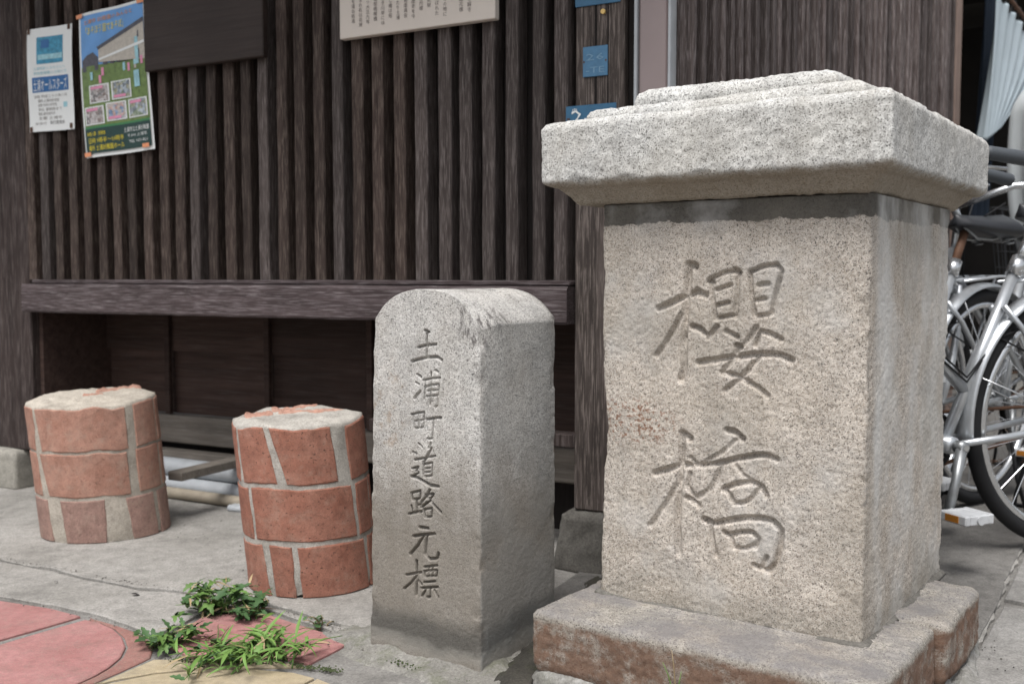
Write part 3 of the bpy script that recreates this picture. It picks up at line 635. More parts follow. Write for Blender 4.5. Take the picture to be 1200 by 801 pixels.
c3 = [([(68,92),(126,78),(120,128),(76,134),(70,92)], s1*0.95, s2), ([(100,132),(102,215)], s1*0.9, s2), ([(102,168),(128,164)], s3, s2*0.9), ([(70,172),(76,218)], s3, s2), ([(54,224),(132,208)], s1, s2), ([(182,72),(160,112),(130,150)], s1*0.9, s2), ([(158,104),(206,98),(175,145),(130,182)], s1*0.9, s2), ([(162,116),(205,165),(250,212)], s1*1.1, s2*1.1), ([(146,194),(152,242),(192,242)], s1*0.85, s2), ([(146,196),(196,188),(190,244)], s1*0.85, s2),
      ([(122,308),(172,314)], s1*1.15, s2*1.1), ([(84,364),(150,354),(212,348)], s1*1.15, s2*1.1), ([(142,362),(110,420),(64,474)], s1*1.1, s2*1.1), ([(165,358),(158,430),(156,474),(182,506),(230,502),(236,470)], s1*1.15, s2*1.15),
      ([(44,606),(90,598),(132,590)], s1, s2), ([(104,518),(106,620),(104,732)], s1*1.1, s2), ([(104,612),(72,655),(30,692)], s1*0.9, s2), ([(110,632),(136,664)], s1*0.9, s2), ([(152,556),(228,546)], s1*0.9, s2), ([(150,582),(230,576),(226,612),(156,616),(150,582)], s3, s2), ([(176,552),(178,612)], s3*0.9, s2*0.8), ([(200,550),(202,610)], s3*0.9, s2*0.8), ([(152,652),(218,646)], s1*0.85, s2), ([(138,688),(234,682)], s1*0.95, s2), ([(186,686),(188,748),(174,744)], s1, s2), ([(160,702),(140,738)], s3, s2), ([(214,702),(238,744)], s1*0.9, s2)]
MST = px_strokes(MARK, 470, 370, 7.283, c1, 0.0) + px_strokes(MARK, 470, 470, 7.283, c2, 0.0) + px_strokes(MARK, 470, 560, 5.333, c3, 0.0)
def mk_taper(V):
    V = V.copy(); z = V[:,2]
    V[:,0] += np.clip(1-V[:,0]/MW, 0, 1)*(-0.008+0.014*np.clip((z-0.1)/0.55, 0, 1))      # leans in slightly on the left
    k = np.clip((z-0.46)/0.2, 0, 1)*np.clip(1-V[:,0]/0.05, 0, 1); V[:,0] += k*0.004*np.sin(z*60)
    cx = np.clip(1-np.hypot((V[:,0]-MW)/0.045, V[:,1]/0.05), 0, 1)*np.clip((z-0.59)/0.05, 0, 1); V[:,2] -= cx*0.009; V[:,0] -= cx*0.004
    return V
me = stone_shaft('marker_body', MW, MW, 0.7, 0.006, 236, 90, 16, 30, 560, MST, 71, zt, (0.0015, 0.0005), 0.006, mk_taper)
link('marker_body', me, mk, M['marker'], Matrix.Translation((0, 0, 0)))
me = profile_loft('cement_collar', MW+0.15, MW+0.15, [(0.0, 0.0), (0.015, 0.006), (0.035, 0.011), (0.055, 0.016), (0.068, 0.022), (0.078, 0.026)], 90, 77, 0.008, 0.06, 0.004, 0.01, 0.003)
link('cement_collar', me, mk, M['collar'], Matrix.Translation((-0.075, -0.075, -0.012)))

# dark soil behind the marker and beside the footing
def mound(name, pts, h, mat, seed, n=40, kind='stuff', label=None):
    cx = sum(p[0] for p in pts)/len(pts); cy = sum(p[1] for p in pts)/len(pts); per = []
    m = len(pts)
    for i in range(m):
        for k in range(8): t = k/8; per.append((pts[i][0]*(1-t)+pts[(i+1) % m][0]*t, pts[i][1]*(1-t)+pts[(i+1) % m][1]*t))
    V = []; N = len(per); rings = 9
    for r in range(rings):
        t = 1-r/(rings-0.99)
        for x, y in per: V.append((cx+(x-cx)*t, cy+(y-cy)*t, 0))
    Q = np.array(V); nz = fbm(Q, 16, seed, 4); rr = np.repeat(1-np.linspace(1, 0, rings), N)
    Q[:,2] = 0.0 + h*(np.sqrt(rr)*0.8+nz*0.7*np.clip(rr*3, 0, 1)); Q[:,0] += fbm(Q, 20, seed+3, 3)*0.02*(1-rr); Q[:,1] += fbm(Q, 20, seed+4, 3)*0.02*(1-rr)
    Q[:N, 2] = -0.01
    me = np_mesh(name, Q, grid_faces(rings, N)); o = link(name, me, None, mat); tag(o, label=label, kind=kind); return o
mound('soil', g2([(568, 812), (585, 775), (612, 745), (640, 716), (668, 690), (700, 668), (740, 660), (800, 640), (830, 690), (720, 735), (640, 780), (612, 815)]), 0.016, M['soil'], 5, label='dark damp soil between the marker stone and the pillar plinth')
mound('rubble', g2([(1105, 800), (1120, 765), (1140, 735), (1150, 750), (1148, 785), (1150, 840), (1110, 850)]), 0.03, M['footing'], 8, label='crumbled grey cement beside the broken plinth corner')
def scatter(name, regions, n, smin, smax, mat, label, seed, flat=0.6, z=0.001):
    rng = random.Random(seed); V = []; F = []
    base = [Vector(v) for v in ((1, 0, 0), (-1, 0, 0), (0, 1, 0), (0, -1, 0), (0, 0, 1), (0, 0, -1))]
    fs = [(0, 2, 4), (2, 1, 4), (1, 3, 4), (3, 0, 4), (2, 0, 5), (1, 2, 5), (3, 1, 5), (0, 3, 5)]
    for k in range(n):
        (xa, ya), (xb, yb), wd_ = rng.choice(regions); t = rng.random(); px_ = xa+(xb-xa)*t+rng.gauss(0, wd_); py_ = ya+(yb-ya)*t+rng.gauss(0, wd_*0.4)
        c = G(px_, py_, 0); s_ = rng.uniform(smin, smax)*rng.random()**0.5; o = len(V); rz = Matrix.Rotation(rng.uniform(0, 6.28), 3, 'Z') @ Matrix.Rotation(rng.uniform(-.5, .5), 3, 'X')
        for v in base: q = rz @ Vector((v.x*s_*rng.uniform(.6, 1.2), v.y*s_*rng.uniform(.6, 1.2), v.z*s_*flat*rng.uniform(.6, 1.2))); V.append((c.x+q.x, c.y+q.y, z+s_*flat*0.5+q.z))
        F += [tuple(i+o for i in f) for f in fs]
    o = link(name, mesh(name, V, F, False), None, mat); tag(o, label=label, kind='stuff'); return o
mound('rubble', g2([(372, 742), (405, 730), (440, 728), (470, 742), (462, 772), (430, 772), (405, 758)]), 0.012, M['collar'], 18, label='broken uneven concrete edge in front of the marker stone')
scatter('moss', [((345, 779), (398, 786), 3.5), ((196, 772), (330, 775), 4), ((180, 760), (215, 735), 5), ((445, 768), (560, 798), 5), ((235, 722), (300, 712), 4)], 1500, 0.0012, 0.0036, plain('moss', (0.045, 0.062, 0.02), 0.9, var=0.5, scale=200), 'thin dark green moss in the tile joints by the marker foot', 9, 0.7, 0.0)
scatter('grit', [((0, 656), (205, 692), 3), ((205, 692), (430, 742), 5), ((180, 748), (410, 752), 10), ((395, 735), (435, 765), 8), ((600, 700), (640, 770), 8), ((1120, 690), (1180, 790), 12), ((0, 700), (180, 745), 4), ((190, 612), (440, 690), 25), ((1100, 620), (1200, 660), 14)], 900, 0.0008, 0.0034, M['dark_stone'], 'loose grit and crumbs along the concrete cracks and joints', 12, 0.6, 0.004)

# ------------------------------------------------------------------ lattice wall
wd = Vector((0.8825, -0.4703)); WALL = Frame((-1.708, 3.495), math.atan2(-0.4703, 0.8825))
lw = empty('lattice_wall', WALL.m, label='dark wooden house wall with vertical lattice slats above a long sill beam', cat='wall')
def wx(px, py=200, y=0.0): return WALL.px(px, py, y)[0]
UR = wx(676, 60); UE = wx(733, 60)
TOPZ = 2.25
def vbox(name, x0, x1, y0, y1, z0, z1, mat, parent, c=0.003, wob=0.0, seed=0, m=None):
    b = MB().box(x0, x1, y0, y1, z0, z1, c=c); return b.build(name, mat, parent, m=m)
# posts and base stones
vbox('post', -0.09, wx(31, 100), -0.01, 0.12, 0.135, TOPZ, M['post'], lw, 0.004)
me = profile_loft('base_stone', 0.19, 0.2, [(0.0, 0.0), (0.0, 0.12), (0.006, 0.132), (0.03, 0.135)], 30, 91, 0.003, 0.01, 0.01, 0.01, 0.001)
link('base_stone', me, lw, M['base_stone'], Matrix.Translation((-0.135, -0.045, 0.0)))
vbox('post', UR, UE, -0.008, 0.13, 0.150, TOPZ, M['old_post'], lw, 0.004)
vbox('corner_strip', UE+0.002, UE+0.022, 0.012, 0.12, 0.150, TOPZ, M['backing'], lw, 0.002)
me = profile_loft('base_stone', 0.21, 0.2, [(0.0, 0.0), (0.004, 0.06), (0.016, 0.135), (0.045, 0.150), (0.07, 0.151)], 40, 93, 0.008, 0.02, 0.01, 0.02, 0.002)
link('base_stone', me, lw, M['dark_stone'], Matrix.Translation((UR-0.05, -0.04, 0.0)))
# sill beam
_, zb1 = WALL.px(350, 334, -0.045); _, zb0 = WALL.px(350, 373, -0.045)
xb0 = wx(25, 350, -0.045); xb1 = UR-0.004
ZS = zb1
def rough_beam(name, x0, x1, y0, y1, z0, z1, mat, parent, seed, amp=0.002):
    n = 60; V = []; sec = [(y0+0.004, z0), (y0, z0+0.006), (y0, z1-0.008), (y0+0.006, z1), (y1, z1), (y1, z0)]
    for i in range(n+1):
        x = x0+(x1-x0)*i/n
        for (y, z) in sec: V.append((x, y, z))
    Q = np.array(V); d = fbm(Q*np.array([0.25, 1, 1]), 30, seed, 4)*amp; Q[:,1] += d; Q[:,2] += fbm(Q*np.array([0.2, 1, 1]), 22, seed+3, 3)*amp
    k = len(sec); F = []
    for i in range(n):
        for j in range(k): F.append((i*k+j, (i+1)*k+j, (i+1)*k+(j+1) % k, i*k+(j+1) % k))
    F.append(tuple(range(k))); F.append(tuple(n*k+j for j in range(k-1, -1, -1)))
    return link(name, mesh(name, Q, F), parent, mat)
rough_beam('sill_beam', xb0, xb1, -0.045, 0.06, zb0, zb1, M['beam'], lw, 3)
vbox('sill_ledge', xb0+0.03, xb1, -0.028, 0.055, zb1+0.001, zb1+0.014, M['beam'], lw, 0.003)
vbox('shade_eave_board', -3.1, UE+0.35, -0.62, 0.16, TOPZ+0.002, TOPZ+0.03, M['backing'], lw, 0.002)  # eave above the view, added so it shades the wall and recess
vbox('shade_eave_fascia', -3.1, UE+0.35, -0.645, -0.622, TOPZ-0.05, TOPZ+0.06, M['beam'], lw, 0.003)
for k in range(7): vbox('rafter', -0.35+0.44*k, -0.29+0.44*k, -0.62, 0.14, TOPZ-0.07, TOPZ, M['post'], lw, 0.003)  # rafters of the same added, unseen eave
# slats, placed where they stand along the wall
e_px = [166,186,204,222.5,243,262,281.7,302.5,324.6,344.6,368,390,413,437,461,486,512,537,565,593,622,650]
us = [wx(p, 200, -0.02) for p in e_px]; pit = (us[-1]-us[0])/(len(us)-1)
us = [us[0]-pit*k for k in range(20, 0, -1)] + us
us = [u for u in us if u > wx(34, 200)+0.004]
def slat_mesh(wd_, dp, z0, z1, seed):
    n = 26; V = []; c = 0.003
    sec = [(0, dp), (0, c), (c, 0), (wd_-c, 0), (wd_, c), (wd_, dp)]
    for i in range(n+1):
        z = z0+(z1-z0)*i/n
        for x, y in sec: V.append((x, y, z))
    Q = np.array(V); Q[:,0] += fbm(Q*np.array([0.1, 0.1, 1]), 6, seed, 3)*0.0022; Q[:,1] += fbm(Q*np.array([0.4, 0.1, 1]), 9, seed+1, 3)*0.0018
    k = len(sec); F = []
    for i in range(n):
        for j in range(k-1): F.append((i*k+j, i*k+j+1, (i+1)*k+j+1, (i+1)*k+j))
    F.append(tuple(range(k-1, -1, -1)))
    return mesh('slat', Q, F)
sms = [slat_mesh(pit*(0.52, 0.56, 0.60, 0.54, 0.58, 0.55)[k], 0.050, ZS+0.0145, TOPZ, 100+7*k) for k in range(6)]; smg = [m.copy() for m in sms]
for m in sms: m.materials.append(M['slat'])
for m in smg: m.materials.append(M['slat_grey'])
for i, u in enumerate(us):
    grey = (u > us[-1]-pit*6.5 and random.random() < 0.75) or random.random() < 0.15
    o = link('slat', random.choice(smg if grey else sms), lw)
    o.matrix_local = Matrix.Translation((u+random.uniform(-.0035, .0035), -0.020+random.uniform(-.002, .003), 0)) @ Matrix.Rotation(random.uniform(-.02, .02), 4, 'Z')
vbox('backing_board', 0.02, UR, 0.034, 0.049, ZS-0.02, TOPZ, M['backing'], lw, 0)
# plain boarding of the same house beyond the corner post
for k in range(15):
    x_ = -0.094-0.2*(k+1); vbox('side_board', x_, x_+0.197, 0.05+random.uniform(0, .004), 0.075, 0.10, TOPZ+0.05, M['slat'], lw, 0.002)
vbox('side_sill', -3.1, -0.14, 0.02, 0.14, 0.0, 0.098, M['dark_stone'], lw, 0.004)
# recess below the sill
RD = 0.30
xs = [wx(30, 450, RD)-0.1] + [wx(p, 430, RD) for p in (102, 204, 320)] + [wx(440, 430, RD), wx(560, 430, RD), UR+0.1]
zp0 = WALL.px(240, 486, RD)[1]; zpm = WALL.px(240, 412, RD)[1]
for i in range(len(xs)-1):
    for (za, zb, yy) in ((zp0, zpm+0.02, RD), (zpm, 0.66, RD-0.016)):
        vbox('panel_board', xs[i]+0.002, xs[i+1]-0.002, yy, yy+0.015, za, zb, M['panel'], lw, 0)
for x in xs[1:-1]:
    vbox('batten', x-0.011, x+0.011, RD-0.034, RD-0.017, zp0, 0.655, M['panel'], lw, 0.002)
vbox('lower_rail', xs[0], xs[-1], RD-0.03, RD+0.05, zp0-0.10, zp0-0.004, M['plank'], lw, 0.004)
vbox('lower_backing', xs[0], xs[-1], RD+0.03, RD+0.05, 0.0, zp0-0.11, M['backing'], lw, 0)
vbox('return_board', wx(31, 100)+0.002, wx(31, 100)+0.02, 0.02, RD+0.02, 0.05, ZS-0.03, M['panel'], lw, 0)
vbox('return_board', UR-0.004, UR+0.014, 0.14, RD+0.02, 0.05, ZS-0.03, M['panel'], lw, 0)
vbox('recess_ceiling', 0.0, UR, 0.04, RD+0.02, ZS-0.03, ZS-0.015, M['backing'], lw, 0)
vbox('bottom_rail', wx(655, 560, 0.03)-0.6, UR-0.003, 0.05, 0.10, 0.29, 0.325, M['post'], lw, 0.003)
# things lying in the recess
def wall_thing(name, fn, label, cat, mat, smooth=False, group=None):
    b = MB(); fn(b); o = b.build(name, mat, None, smooth); o.matrix_world = WALL.m; tag(o, label, cat, group); return o
def wp(px, py, z):
    p = WALL.i @ G(px, py, z); return p
pa = wp(150, 537, 0.12); pb = wp(330, 560, 0.12)
def _pipe(b, y, z, r, x0=0.28, x1=1.35): b.tube([(x0+(x1-x0)*k/8, y+0.002*math.sin(k), z) for k in range(9)], r, 14)
wall_thing('pipe', lambda b: _pipe(b, 0.165, 0.034, 0.026, 0.30), 'grey plastic pipe lying lowest under the lattice wall behind the brick columns', 'pipe', M['pipe'], True)
wall_thing('pipe', lambda b: _pipe(b, 0.195, 0.086, 0.030, 0.26, 1.25), 'thicker pale pipe stacked on the others beneath the lattice wall', 'pipe', M['pipe'], True)
wall_thing('pole', lambda b: _pipe(b, 0.105, 0.022, 0.018, 0.42, 1.3), 'thin brownish pole on the concrete in front of the grey pipes', 'pole', M['bamboo'], True)
q0 = wp(207, 562, 0.125); q1 = wp(290, 533, 0.15)
def _pl(b):
    d = Vector((q1.x-q0.x, q1.y-q0.y, 0.0)); L = d.length+0.1; m = Matrix.Translation((q0.x, q0.y, 0.122)) @ Matrix.Rotation(math.atan2(d.y, d.x), 4, 'Z')
    b.box(0, L, -0.02, 0.035, 0, 0.026, m=m, c=0.002)
wall_thing('plank', _pl, 'short grey wooden plank resting across the pipes under the lattice wall', 'plank', M['plank'])
def _board(b): b.box(0.3, 1.3, 0.215, 0.262, 0.0, 0.135, c=0.003)
wall_thing('board', _board, 'long dusty board standing on edge behind the stacked pipes', 'board', M['plank'])
st = G(275, 600, 0)
me = profile_loft('stone_fragment', 0.10, 0.055, [(0.004, 0), (0.0, 0.008), (0.004, 0.016), (0.012, 0.018)], 14, 5, 0.006, 0.02, 0.005)
o = link('stone_fragment', me, None, M['pipe']); o.matrix_world = Matrix.Translation((st.x-0.03, st.y, 0.003)) @ Matrix.Rotation(-0.3, 4, 'Z'); tag(o, 'flat pale stone fragment on the concrete between the brick columns', 'stone')

# ------------------------------------------------------------------ text and prints
def text_mesh(body, size, vertical=False, align='LEFT', sx=1.0):
    cu = bpy.data.curves.new('lettering', 'FONT'); cu.body = '\n'.join(body) if vertical else body
    cu.size = size; cu.align_x = align; cu.resolution_u = 1; cu.space_line = 1.05 if vertical else 1.0
    o = bpy.data.objects.new('lettering', cu); C.objects.link(o)
    dg = bpy.context.evaluated_depsgraph_get(); me = bpy.data.meshes.new_from_object(o.evaluated_get(dg))
    bpy.data.objects.remove(o); bpy.data.curves.remove(cu); me.name = 'lettering'
    return me
class Sheet:
    """a flat print in a wall frame; x right, z down from the top left corner; layers stand off by fractions of a millimetre"""
    def __init__(s, root, W, H, quad=None, warp=None): s.r = root; s.W = W; s.H = H; s.warp = warp or (lambda u, v: 0.0)
    def P(s, u, v, y): return (u*s.W, y - s.warp(u, v), -v*s.H)
    def rect(s, name, u0, v0, u1, v1, layer, mat, n=8, shear=0.0):
        V = []; y = -0.0007*layer
        for j in range(n+1):
            for i in range(n+1):
                u = u0+(u1-u0)*i/n; v = v0+(v1-v0)*j/n + shear*(i/n)
                V.append(s.P(u, v, y))
        F = [(j*(n+1)+i, (j+1)*(n+1)+i, (j+1)*(n+1)+i+1, j*(n+1)+i+1) for j in range(n) for i in range(n)]
        return link(name, mesh(name, V, F), s.r, mat)
    def poly(s, name, pts, layer, mat):
        V = [s.P(u, v, -0.0007*layer) for u, v in pts]; return link(name, mesh(name, V, [tuple(range(len(V)-1, -1, -1))]), s.r, mat)
    def text(s, body, u, v, size, layer, mat, vertical=False, width=None, shear=0.0, end=None):
        me = text_mesh(body, size, vertical)
        if len(me.vertices) == 0: return
        co = np.empty(len(me.vertices)*3); me.vertices.foreach_get('co', co); co = co.reshape(-1, 3)
        if end is not None: v = end + co[:,1].min()/s.H
        k = 1.0 if width is None else width*s.W/max(1e-6, co[:,0].max())
        for i, vv in enumerate(me.vertices):
            uu = u+co[i, 0]*k/s.W; v2 = v-co[i, 1]/s.H + shear*(uu-u); vv.co = s.P(uu, v2, -0.0007*layer)
        return link('lettering', me, s.r, mat)
def hung(name, px, y, label, cat, warp=None, group=None):
    """px = four photo corners (tl, tr, br, bl) on the wall plane at depth y"""
    c = [WALL.px(a, b, y) for a, b in px]
    W = ((c[1][0]-c[0][0])+(c[2][0]-c[3][0]))/2; H = ((c[0][1]-c[3][1])+(c[1][1]-c[2][1]))/2
    X = (c[0][0]+c[3][0])/2; Z = (c[0][1]+c[1][1])/2; tilt = math.atan2(c[1][1]-c[0][1], c[1][0]-c[0][0])
    r = empty(name, WALL.m @ Matrix.Translation((X, y, Z)) @ Matrix.Rotation(-tilt, 4, 'Y'), label=label, cat=cat, group=group)
    return r, Sheet(r, W, H, None, warp)
# white notice
r, s = hung('poster', [(32, 35), (85, 27), (88, 150), (35, 155)], -0.030, 'white paper notice with a blue printed band, pinned beside the corner post', 'poster', lambda u, v: 0.003*math.sin(5*v)+0.002*math.sin(7*u))
s.rect('paper', 0, 0, 1, 1, 0, M['paper']); s.rect('printed_picture', 0.23, 0.09, 0.79, 0.35, 1, M['p_teal']); s.rect('printed_picture', 0.26, 0.26, 0.78, 0.31, 2, M['p_light']); s.rect('printed_picture', 0.33, 0.12, 0.5, 0.2, 2, M['p_blue'])
s.rect('printed_band', 0.11, 0.475, 0.90, 0.62, 1, M['p_blue'])
s.text('土浦オールスターズ', 0.14, 0.60, s.H*0.125, 2, M['paper'], width=0.73)
s.text('土浦市民のみなさんへ', 0.15, 0.405, s.H*0.035, 1, M['p_light'], width=0.68); s.text('参加者募集のお知らせ', 0.15, 0.45, s.H*0.035, 1, M['p_light'], width=0.72)
for k, (t, wdt) in enumerate((('日時 平成二十六年八月', 0.72), ('場所 土浦市民会館', 0.45), ('対象 市内小中学生', 0.4), ('申込 事務局まで', 0.5), ('電話 番号受付中', 0.35), ('主催 土浦市', 0.5))):
    s.text(t, 0.13 if k == 0 else 0.22, 0.675+0.042*k, s.H*0.033, 1, M['grey_ink'], width=wdt)
s.text('お問い合わせ先', 0.14, 0.935, s.H*0.03, 1, M['grey_ink'], width=0.25); s.text('実行委員会', 0.46, 0.935, s.H*0.04, 1, M['ink'], width=0.32)
s.rect('printed_seal', 0.76, 0.73, 0.85, 0.78, 1, M['p_light'])
for u, v in ((0.05, 0.02), (0.93, 0.02), (0.05, 0.97), (0.93, 0.96)): s.rect('tape', u-0.03, v-0.02, u+0.03, v+0.03, 3, M['rust'])
# colour poster
r, s = hung('poster', [(93, 20), (168, 2), (180, 179), (96, 187)], -0.032, 'colourful poster of a school building under blue sky, orange tape at its corners', 'poster', lambda u, v: 0.006*math.sin(3.1*v+u)+0.003*math.sin(8*u))
s.rect('paper', 0, 0, 1, 1, 0, M['paper']); s.rect('printed_sky', 0.03, 0.02, 0.97, 0.42, 1, M['p_sky']); s.rect('printed_grass', 0.03, 0.375, 0.97, 0.79, 2, M['p_grass'])
s.poly('printed_building', [(0.30, 0.27), (0.97, 0.145), (0.97, 0.395), (0.30, 0.36)], 3, M['p_house']); s.poly('printed_roof', [(0.28, 0.255), (0.97, 0.12), (0.97, 0.15), (0.30, 0.275)], 4, M['p_roof'])
s.poly('printed_eave', [(0.30, 0.335), (0.97, 0.27), (0.97, 0.29), (0.30, 0.35)], 4, M['paper'])
for k in range(6):
    u = 0.36+0.095*k; a = 0.262-0.0165*k; s.poly('printed_window', [(u, a+0.03), (u+0.06, a+0.02), (u+0.06, a+0.065), (u, a+0.068)], 4, M['p_roof']); s.poly('printed_window', [(u, 0.355-0.006*k), (u+0.06, 0.35-0.006*k), (u+0.06, 0.385), (u, 0.383)], 4, M['p_roof'])
s.poly('printed_house', [(0.05, 0.33), (0.12, 0.30), (0.22, 0.285), (0.29, 0.325), (0.29, 0.41), (0.05, 0.41)], 3, M['p_roof'])
for (u, v) in ((0.17, 0.42), (0.29, 0.45), (0.33, 0.40), (0.63, 0.39), (0.70, 0.40), (0.80, 0.39), (0.90, 0.37)): s.rect('printed_figure', u, v, u+0.035, v+0.055, 4, random.choice([M['p_light'], M['p_house'], M['p_pink']]), 2)
for (u, v0, v1) in ((0.80, 0.24, 0.42), (0.79, 0.46, 0.57)): s.rect('printed_banner', u, v0, u+0.08, v1, 5, M['p_light'], 3)
s.text('土浦市 幼稚園のみんなと', 0.09, 0.085, s.H*0.035, 5, M['p_orange'], width=0.72, shear=-0.02); s.text('「あそぼう園であそぼ」', 0.09, 0.160, s.H*0.062, 5, M['p_yellow'], width=0.58, shear=-0.02)
for k, (u, v, mt) in enumerate(((0.14, 0.51, 'ph1'), (0.45, 0.505, 'ph2'), (0.05, 0.655, 'ph1'), (0.36, 0.645, 'ph3'), (0.67, 0.645, 'ph2'))):
    s.rect('printed_photo_border', u, v, u+0.28, v+0.125, 4, M['paper'], 3); s.rect('printed_photo', u+0.018, v+0.008, u+0.262, v+0.117, 5, M[mt], 3)
    s.rect('printed_caption', u+0.03, v+0.095 if k % 2 else v+0.012, u+0.2, v+0.113 if k % 2 else v+0.03, 6, M['p_pink'], 2)
s.rect('printed_stripe', 0.03, 0.79, 0.97, 0.83, 4, M['p_mgreen']); s.rect('printed_footer', 0.03, 0.805, 0.97, 0.975, 5, M['p_dgreen'])
s.text('体験入園・説明会', 0.06, 0.853, s.H*0.03, 6, M['p_yellow'], width=0.27); s.text('日時 9時半〜10時半', 0.07, 0.905, s.H*0.042, 6, M['p_yellow'], width=0.50); s.text('場所 土浦幼稚園ホール', 0.07, 0.955, s.H*0.042, 6, M['p_yellow'], width=0.50)
s.text('土浦市立土浦幼稚園', 0.58, 0.858, s.H*0.036, 6, M['paper'], width=0.37); s.text('〒300 土浦市', 0.62, 0.895, s.H*0.024, 6, M['paper'], width=0.30); s.text('TEL 029-821', 0.64, 0.935, s.H*0.026, 6, M['paper'], width=0.28)
for u, v in ((-0.02, 0.005), (0.90, 0.0), (0.0, 0.965), (0.84, 0.955)): s.rect('tape', u, v, u+0.1, v+0.028, 8, M['tape'], 2)
# dark wooden board, rises out of view
c0 = WALL.px(169, 84, -0.05); c1_ = WALL.px(308, 66, -0.05)
r = empty('wooden_board', WALL.m, label='plain dark brown wooden board hung on the slats above the columns', cat='board')
vbox('board_panel', c0[0], c1_[0], -0.05, -0.026, (c0[1]+c1_[1])/2, 2.02, M['dark_board'], r, 0.003)
vbox('hanger_batten', c0[0]+0.03, c1_[0]-0.03, -0.024, -0.0215, 1.9, 1.95, M['dark_board'], r, 0)
# cream explanatory panel
c0 = WALL.px(398, 48, -0.045); c1_ = WALL.px(580, 20, -0.045); Wd = c1_[0]-c0[0]; z0 = (c0[1]+c1_[1])/2; Hh = 0.50
r = empty('explanation_panel', WALL.m @ Matrix.Translation((c0[0], -0.045, z0+Hh)), label='cream information panel with columns of small black writing on the slats', cat='sign')
vbox('panel_face', 0, Wd, 0, 0.0225, -Hh, 0, M['cream'], r, 0.002)
s = Sheet(r, Wd, Hh)
cols = ['土浦町道路元標', '櫻橋', '土浦市指定文化財', '江戸時代の水戸街道は櫻川に架かる櫻橋を渡り', '土浦の町に入るこの橋は土浦城下の中心にあたり', '町の道路の起点として元標が置かれた', '大正九年の道路法により各市町村に一基ずつ', '道路元標が設置されることとなり土浦町では', 'この櫻橋のたもとに建てられた', '橋は昭和の初めに川口川の埋立により姿を消し', '親柱のみがこの地に残されている', '石は花崗岩で正面に土浦町道路元標と刻まれ', '町の歴史を今に伝える貴重な資料である', '旅人はここで荷を解き宿をとり', '川岸には高瀬舟が着き', '醤油や米が江戸へ運ばれた', '街道には大店が軒を連ね', '土浦市教育委員会']
ends = [0.85, 0.86, 0.95, 0.945, 0.88, 0.955, 0.945, 0.90, 0.91, 0.945, 0.935, 0.94, 0.925, 0.955, 0.93, 0.94, 0.95, 0.925]
for k in range(18):
    if k in (1,): continue
    u = 0.935-0.050*k; body = cols[(k*5+3) % len(cols)] if k else cols[0]
    if u < 0.05: break
    s.text((body*3)[:24], u, 0, 0.0120, 2, M['sign_ink'], vertical=True, end=ends[k])
# blue plates on the corner post
def plate(px, y, label, mat, items, name='address_plate'):
    c = [WALL.px(a, b, y) for a, b in px]; W = c[1][0]-c[0][0]; H = (c[0][1]-c[3][1]+c[1][1]-c[2][1])/2; Z = (c[0][1]+c[1][1])/2
    r = empty(name, WALL.m @ Matrix.Translation((c[0][0], y, Z)), label=label, cat='plate')
    b = MB().box(0, W, 0, 0.0035, -H, 0, c=0.001); b.build('plate_face', mat, r)
    s = Sheet(r, W, H)
    for (t, u, v, sz, mt, wd_) in items: s.text(t, u, v, sz, 1.5, mt, width=wd_)
    for (u, v) in ((0.06, 0.5), (0.94, 0.5)): s.rect('nail', u-0.03, v-0.03, u+0.03, v+0.03, 2, M['rust'], 1)
    return r
plate([(683, 56), (712, 52), (712, 88), (683, 91)], -0.0125, 'small square faded blue plate with raised pale digits on corner post', M['plate_pale'], [('26', 0.12, 0.46, 0.022, M['plate_ink'], 0.74), ('-TE', 0.12, 0.88, 0.020, M['plate_ink'], 0.76)])
plate([(674, -22), (727, -30), (727, 1), (674, 10)], -0.0125, 'blue plate nailed highest on the corner post above the brass pin', M['plate'], [('中央', 0.2, 0.5, 0.028, M['white_paint'], 0.6)])
plate([(663, 124), (722, 121), (722, 150), (663, 156)], -0.0245, 'deep blue address plate with white number 2 behind the pillar cap', M['plate'], [('2-', 0.10, 0.72, 0.048, M['white_paint'], 0.40), ('中', 0.13, 0.24, 0.010, M['white_paint'], 0.1)])
b = MB().tube([(0, 0.0, 0), (0, -0.006, 0)], 0.006, 10); p = WALL.px(707.5, 14, -0.009); o = b.build('brass_pin', M['brass'], None); o.matrix_world = WALL.m @ Matrix.Translation((p[0], -0.009, p[1])); tag(o, 'round brass pin head on the grey corner post below blue plate', 'pin')
# post cracks
for px_, w__ in ((697, 0.006), (712, 0.003)):
    x = wx(px_, 60, -0.008); vbox('split', x, x+w__, -0.0092, -0.006, 0.9, TOPZ-0.01, M['backing'], lw, 0)

# ------------------------------------------------------------------ downpipe and side wall
dp0 = wx(748, 60, -0.01); dp1 = wx(783, 60, -0.01)
r = empty('downpipe', WALL.m, label='smooth mauve metal corner casing beside the split grey post', cat='downpipe')
MB().box(dp0, dp1, -0.012, 0.06, 0.0, TOPZ, c=0.006).build('casing', M['downpipe'], r)
MB().box(dp0-0.008, dp0-0.001, -0.018, 0.055, 0.0, TOPZ, c=0.001).build('edge_strip', M['pipe'], r)
MB().box(dp1+0.001, dp1+0.007, -0.016, 0.055, 0.0, TOPZ, c=0.001).build('edge_strip', M['pipe'], r)
ss = WALL.w(dp1+0.012, 0.02, 0); SIDE = Frame((ss.x, ss.y), math.atan2(0.781, 0.625))
sw = empty('side_wall', SIDE.m, label='wooden house side wall of close narrow slats running back behind the pillar', cat='wall')
LS = SIDE.px(1110, 100, 0)[0]
vbox('backing_board', 0, LS, 0.006, 0.02, 0.0, TOPZ, M['backing'], sw, 0)
ssm = []
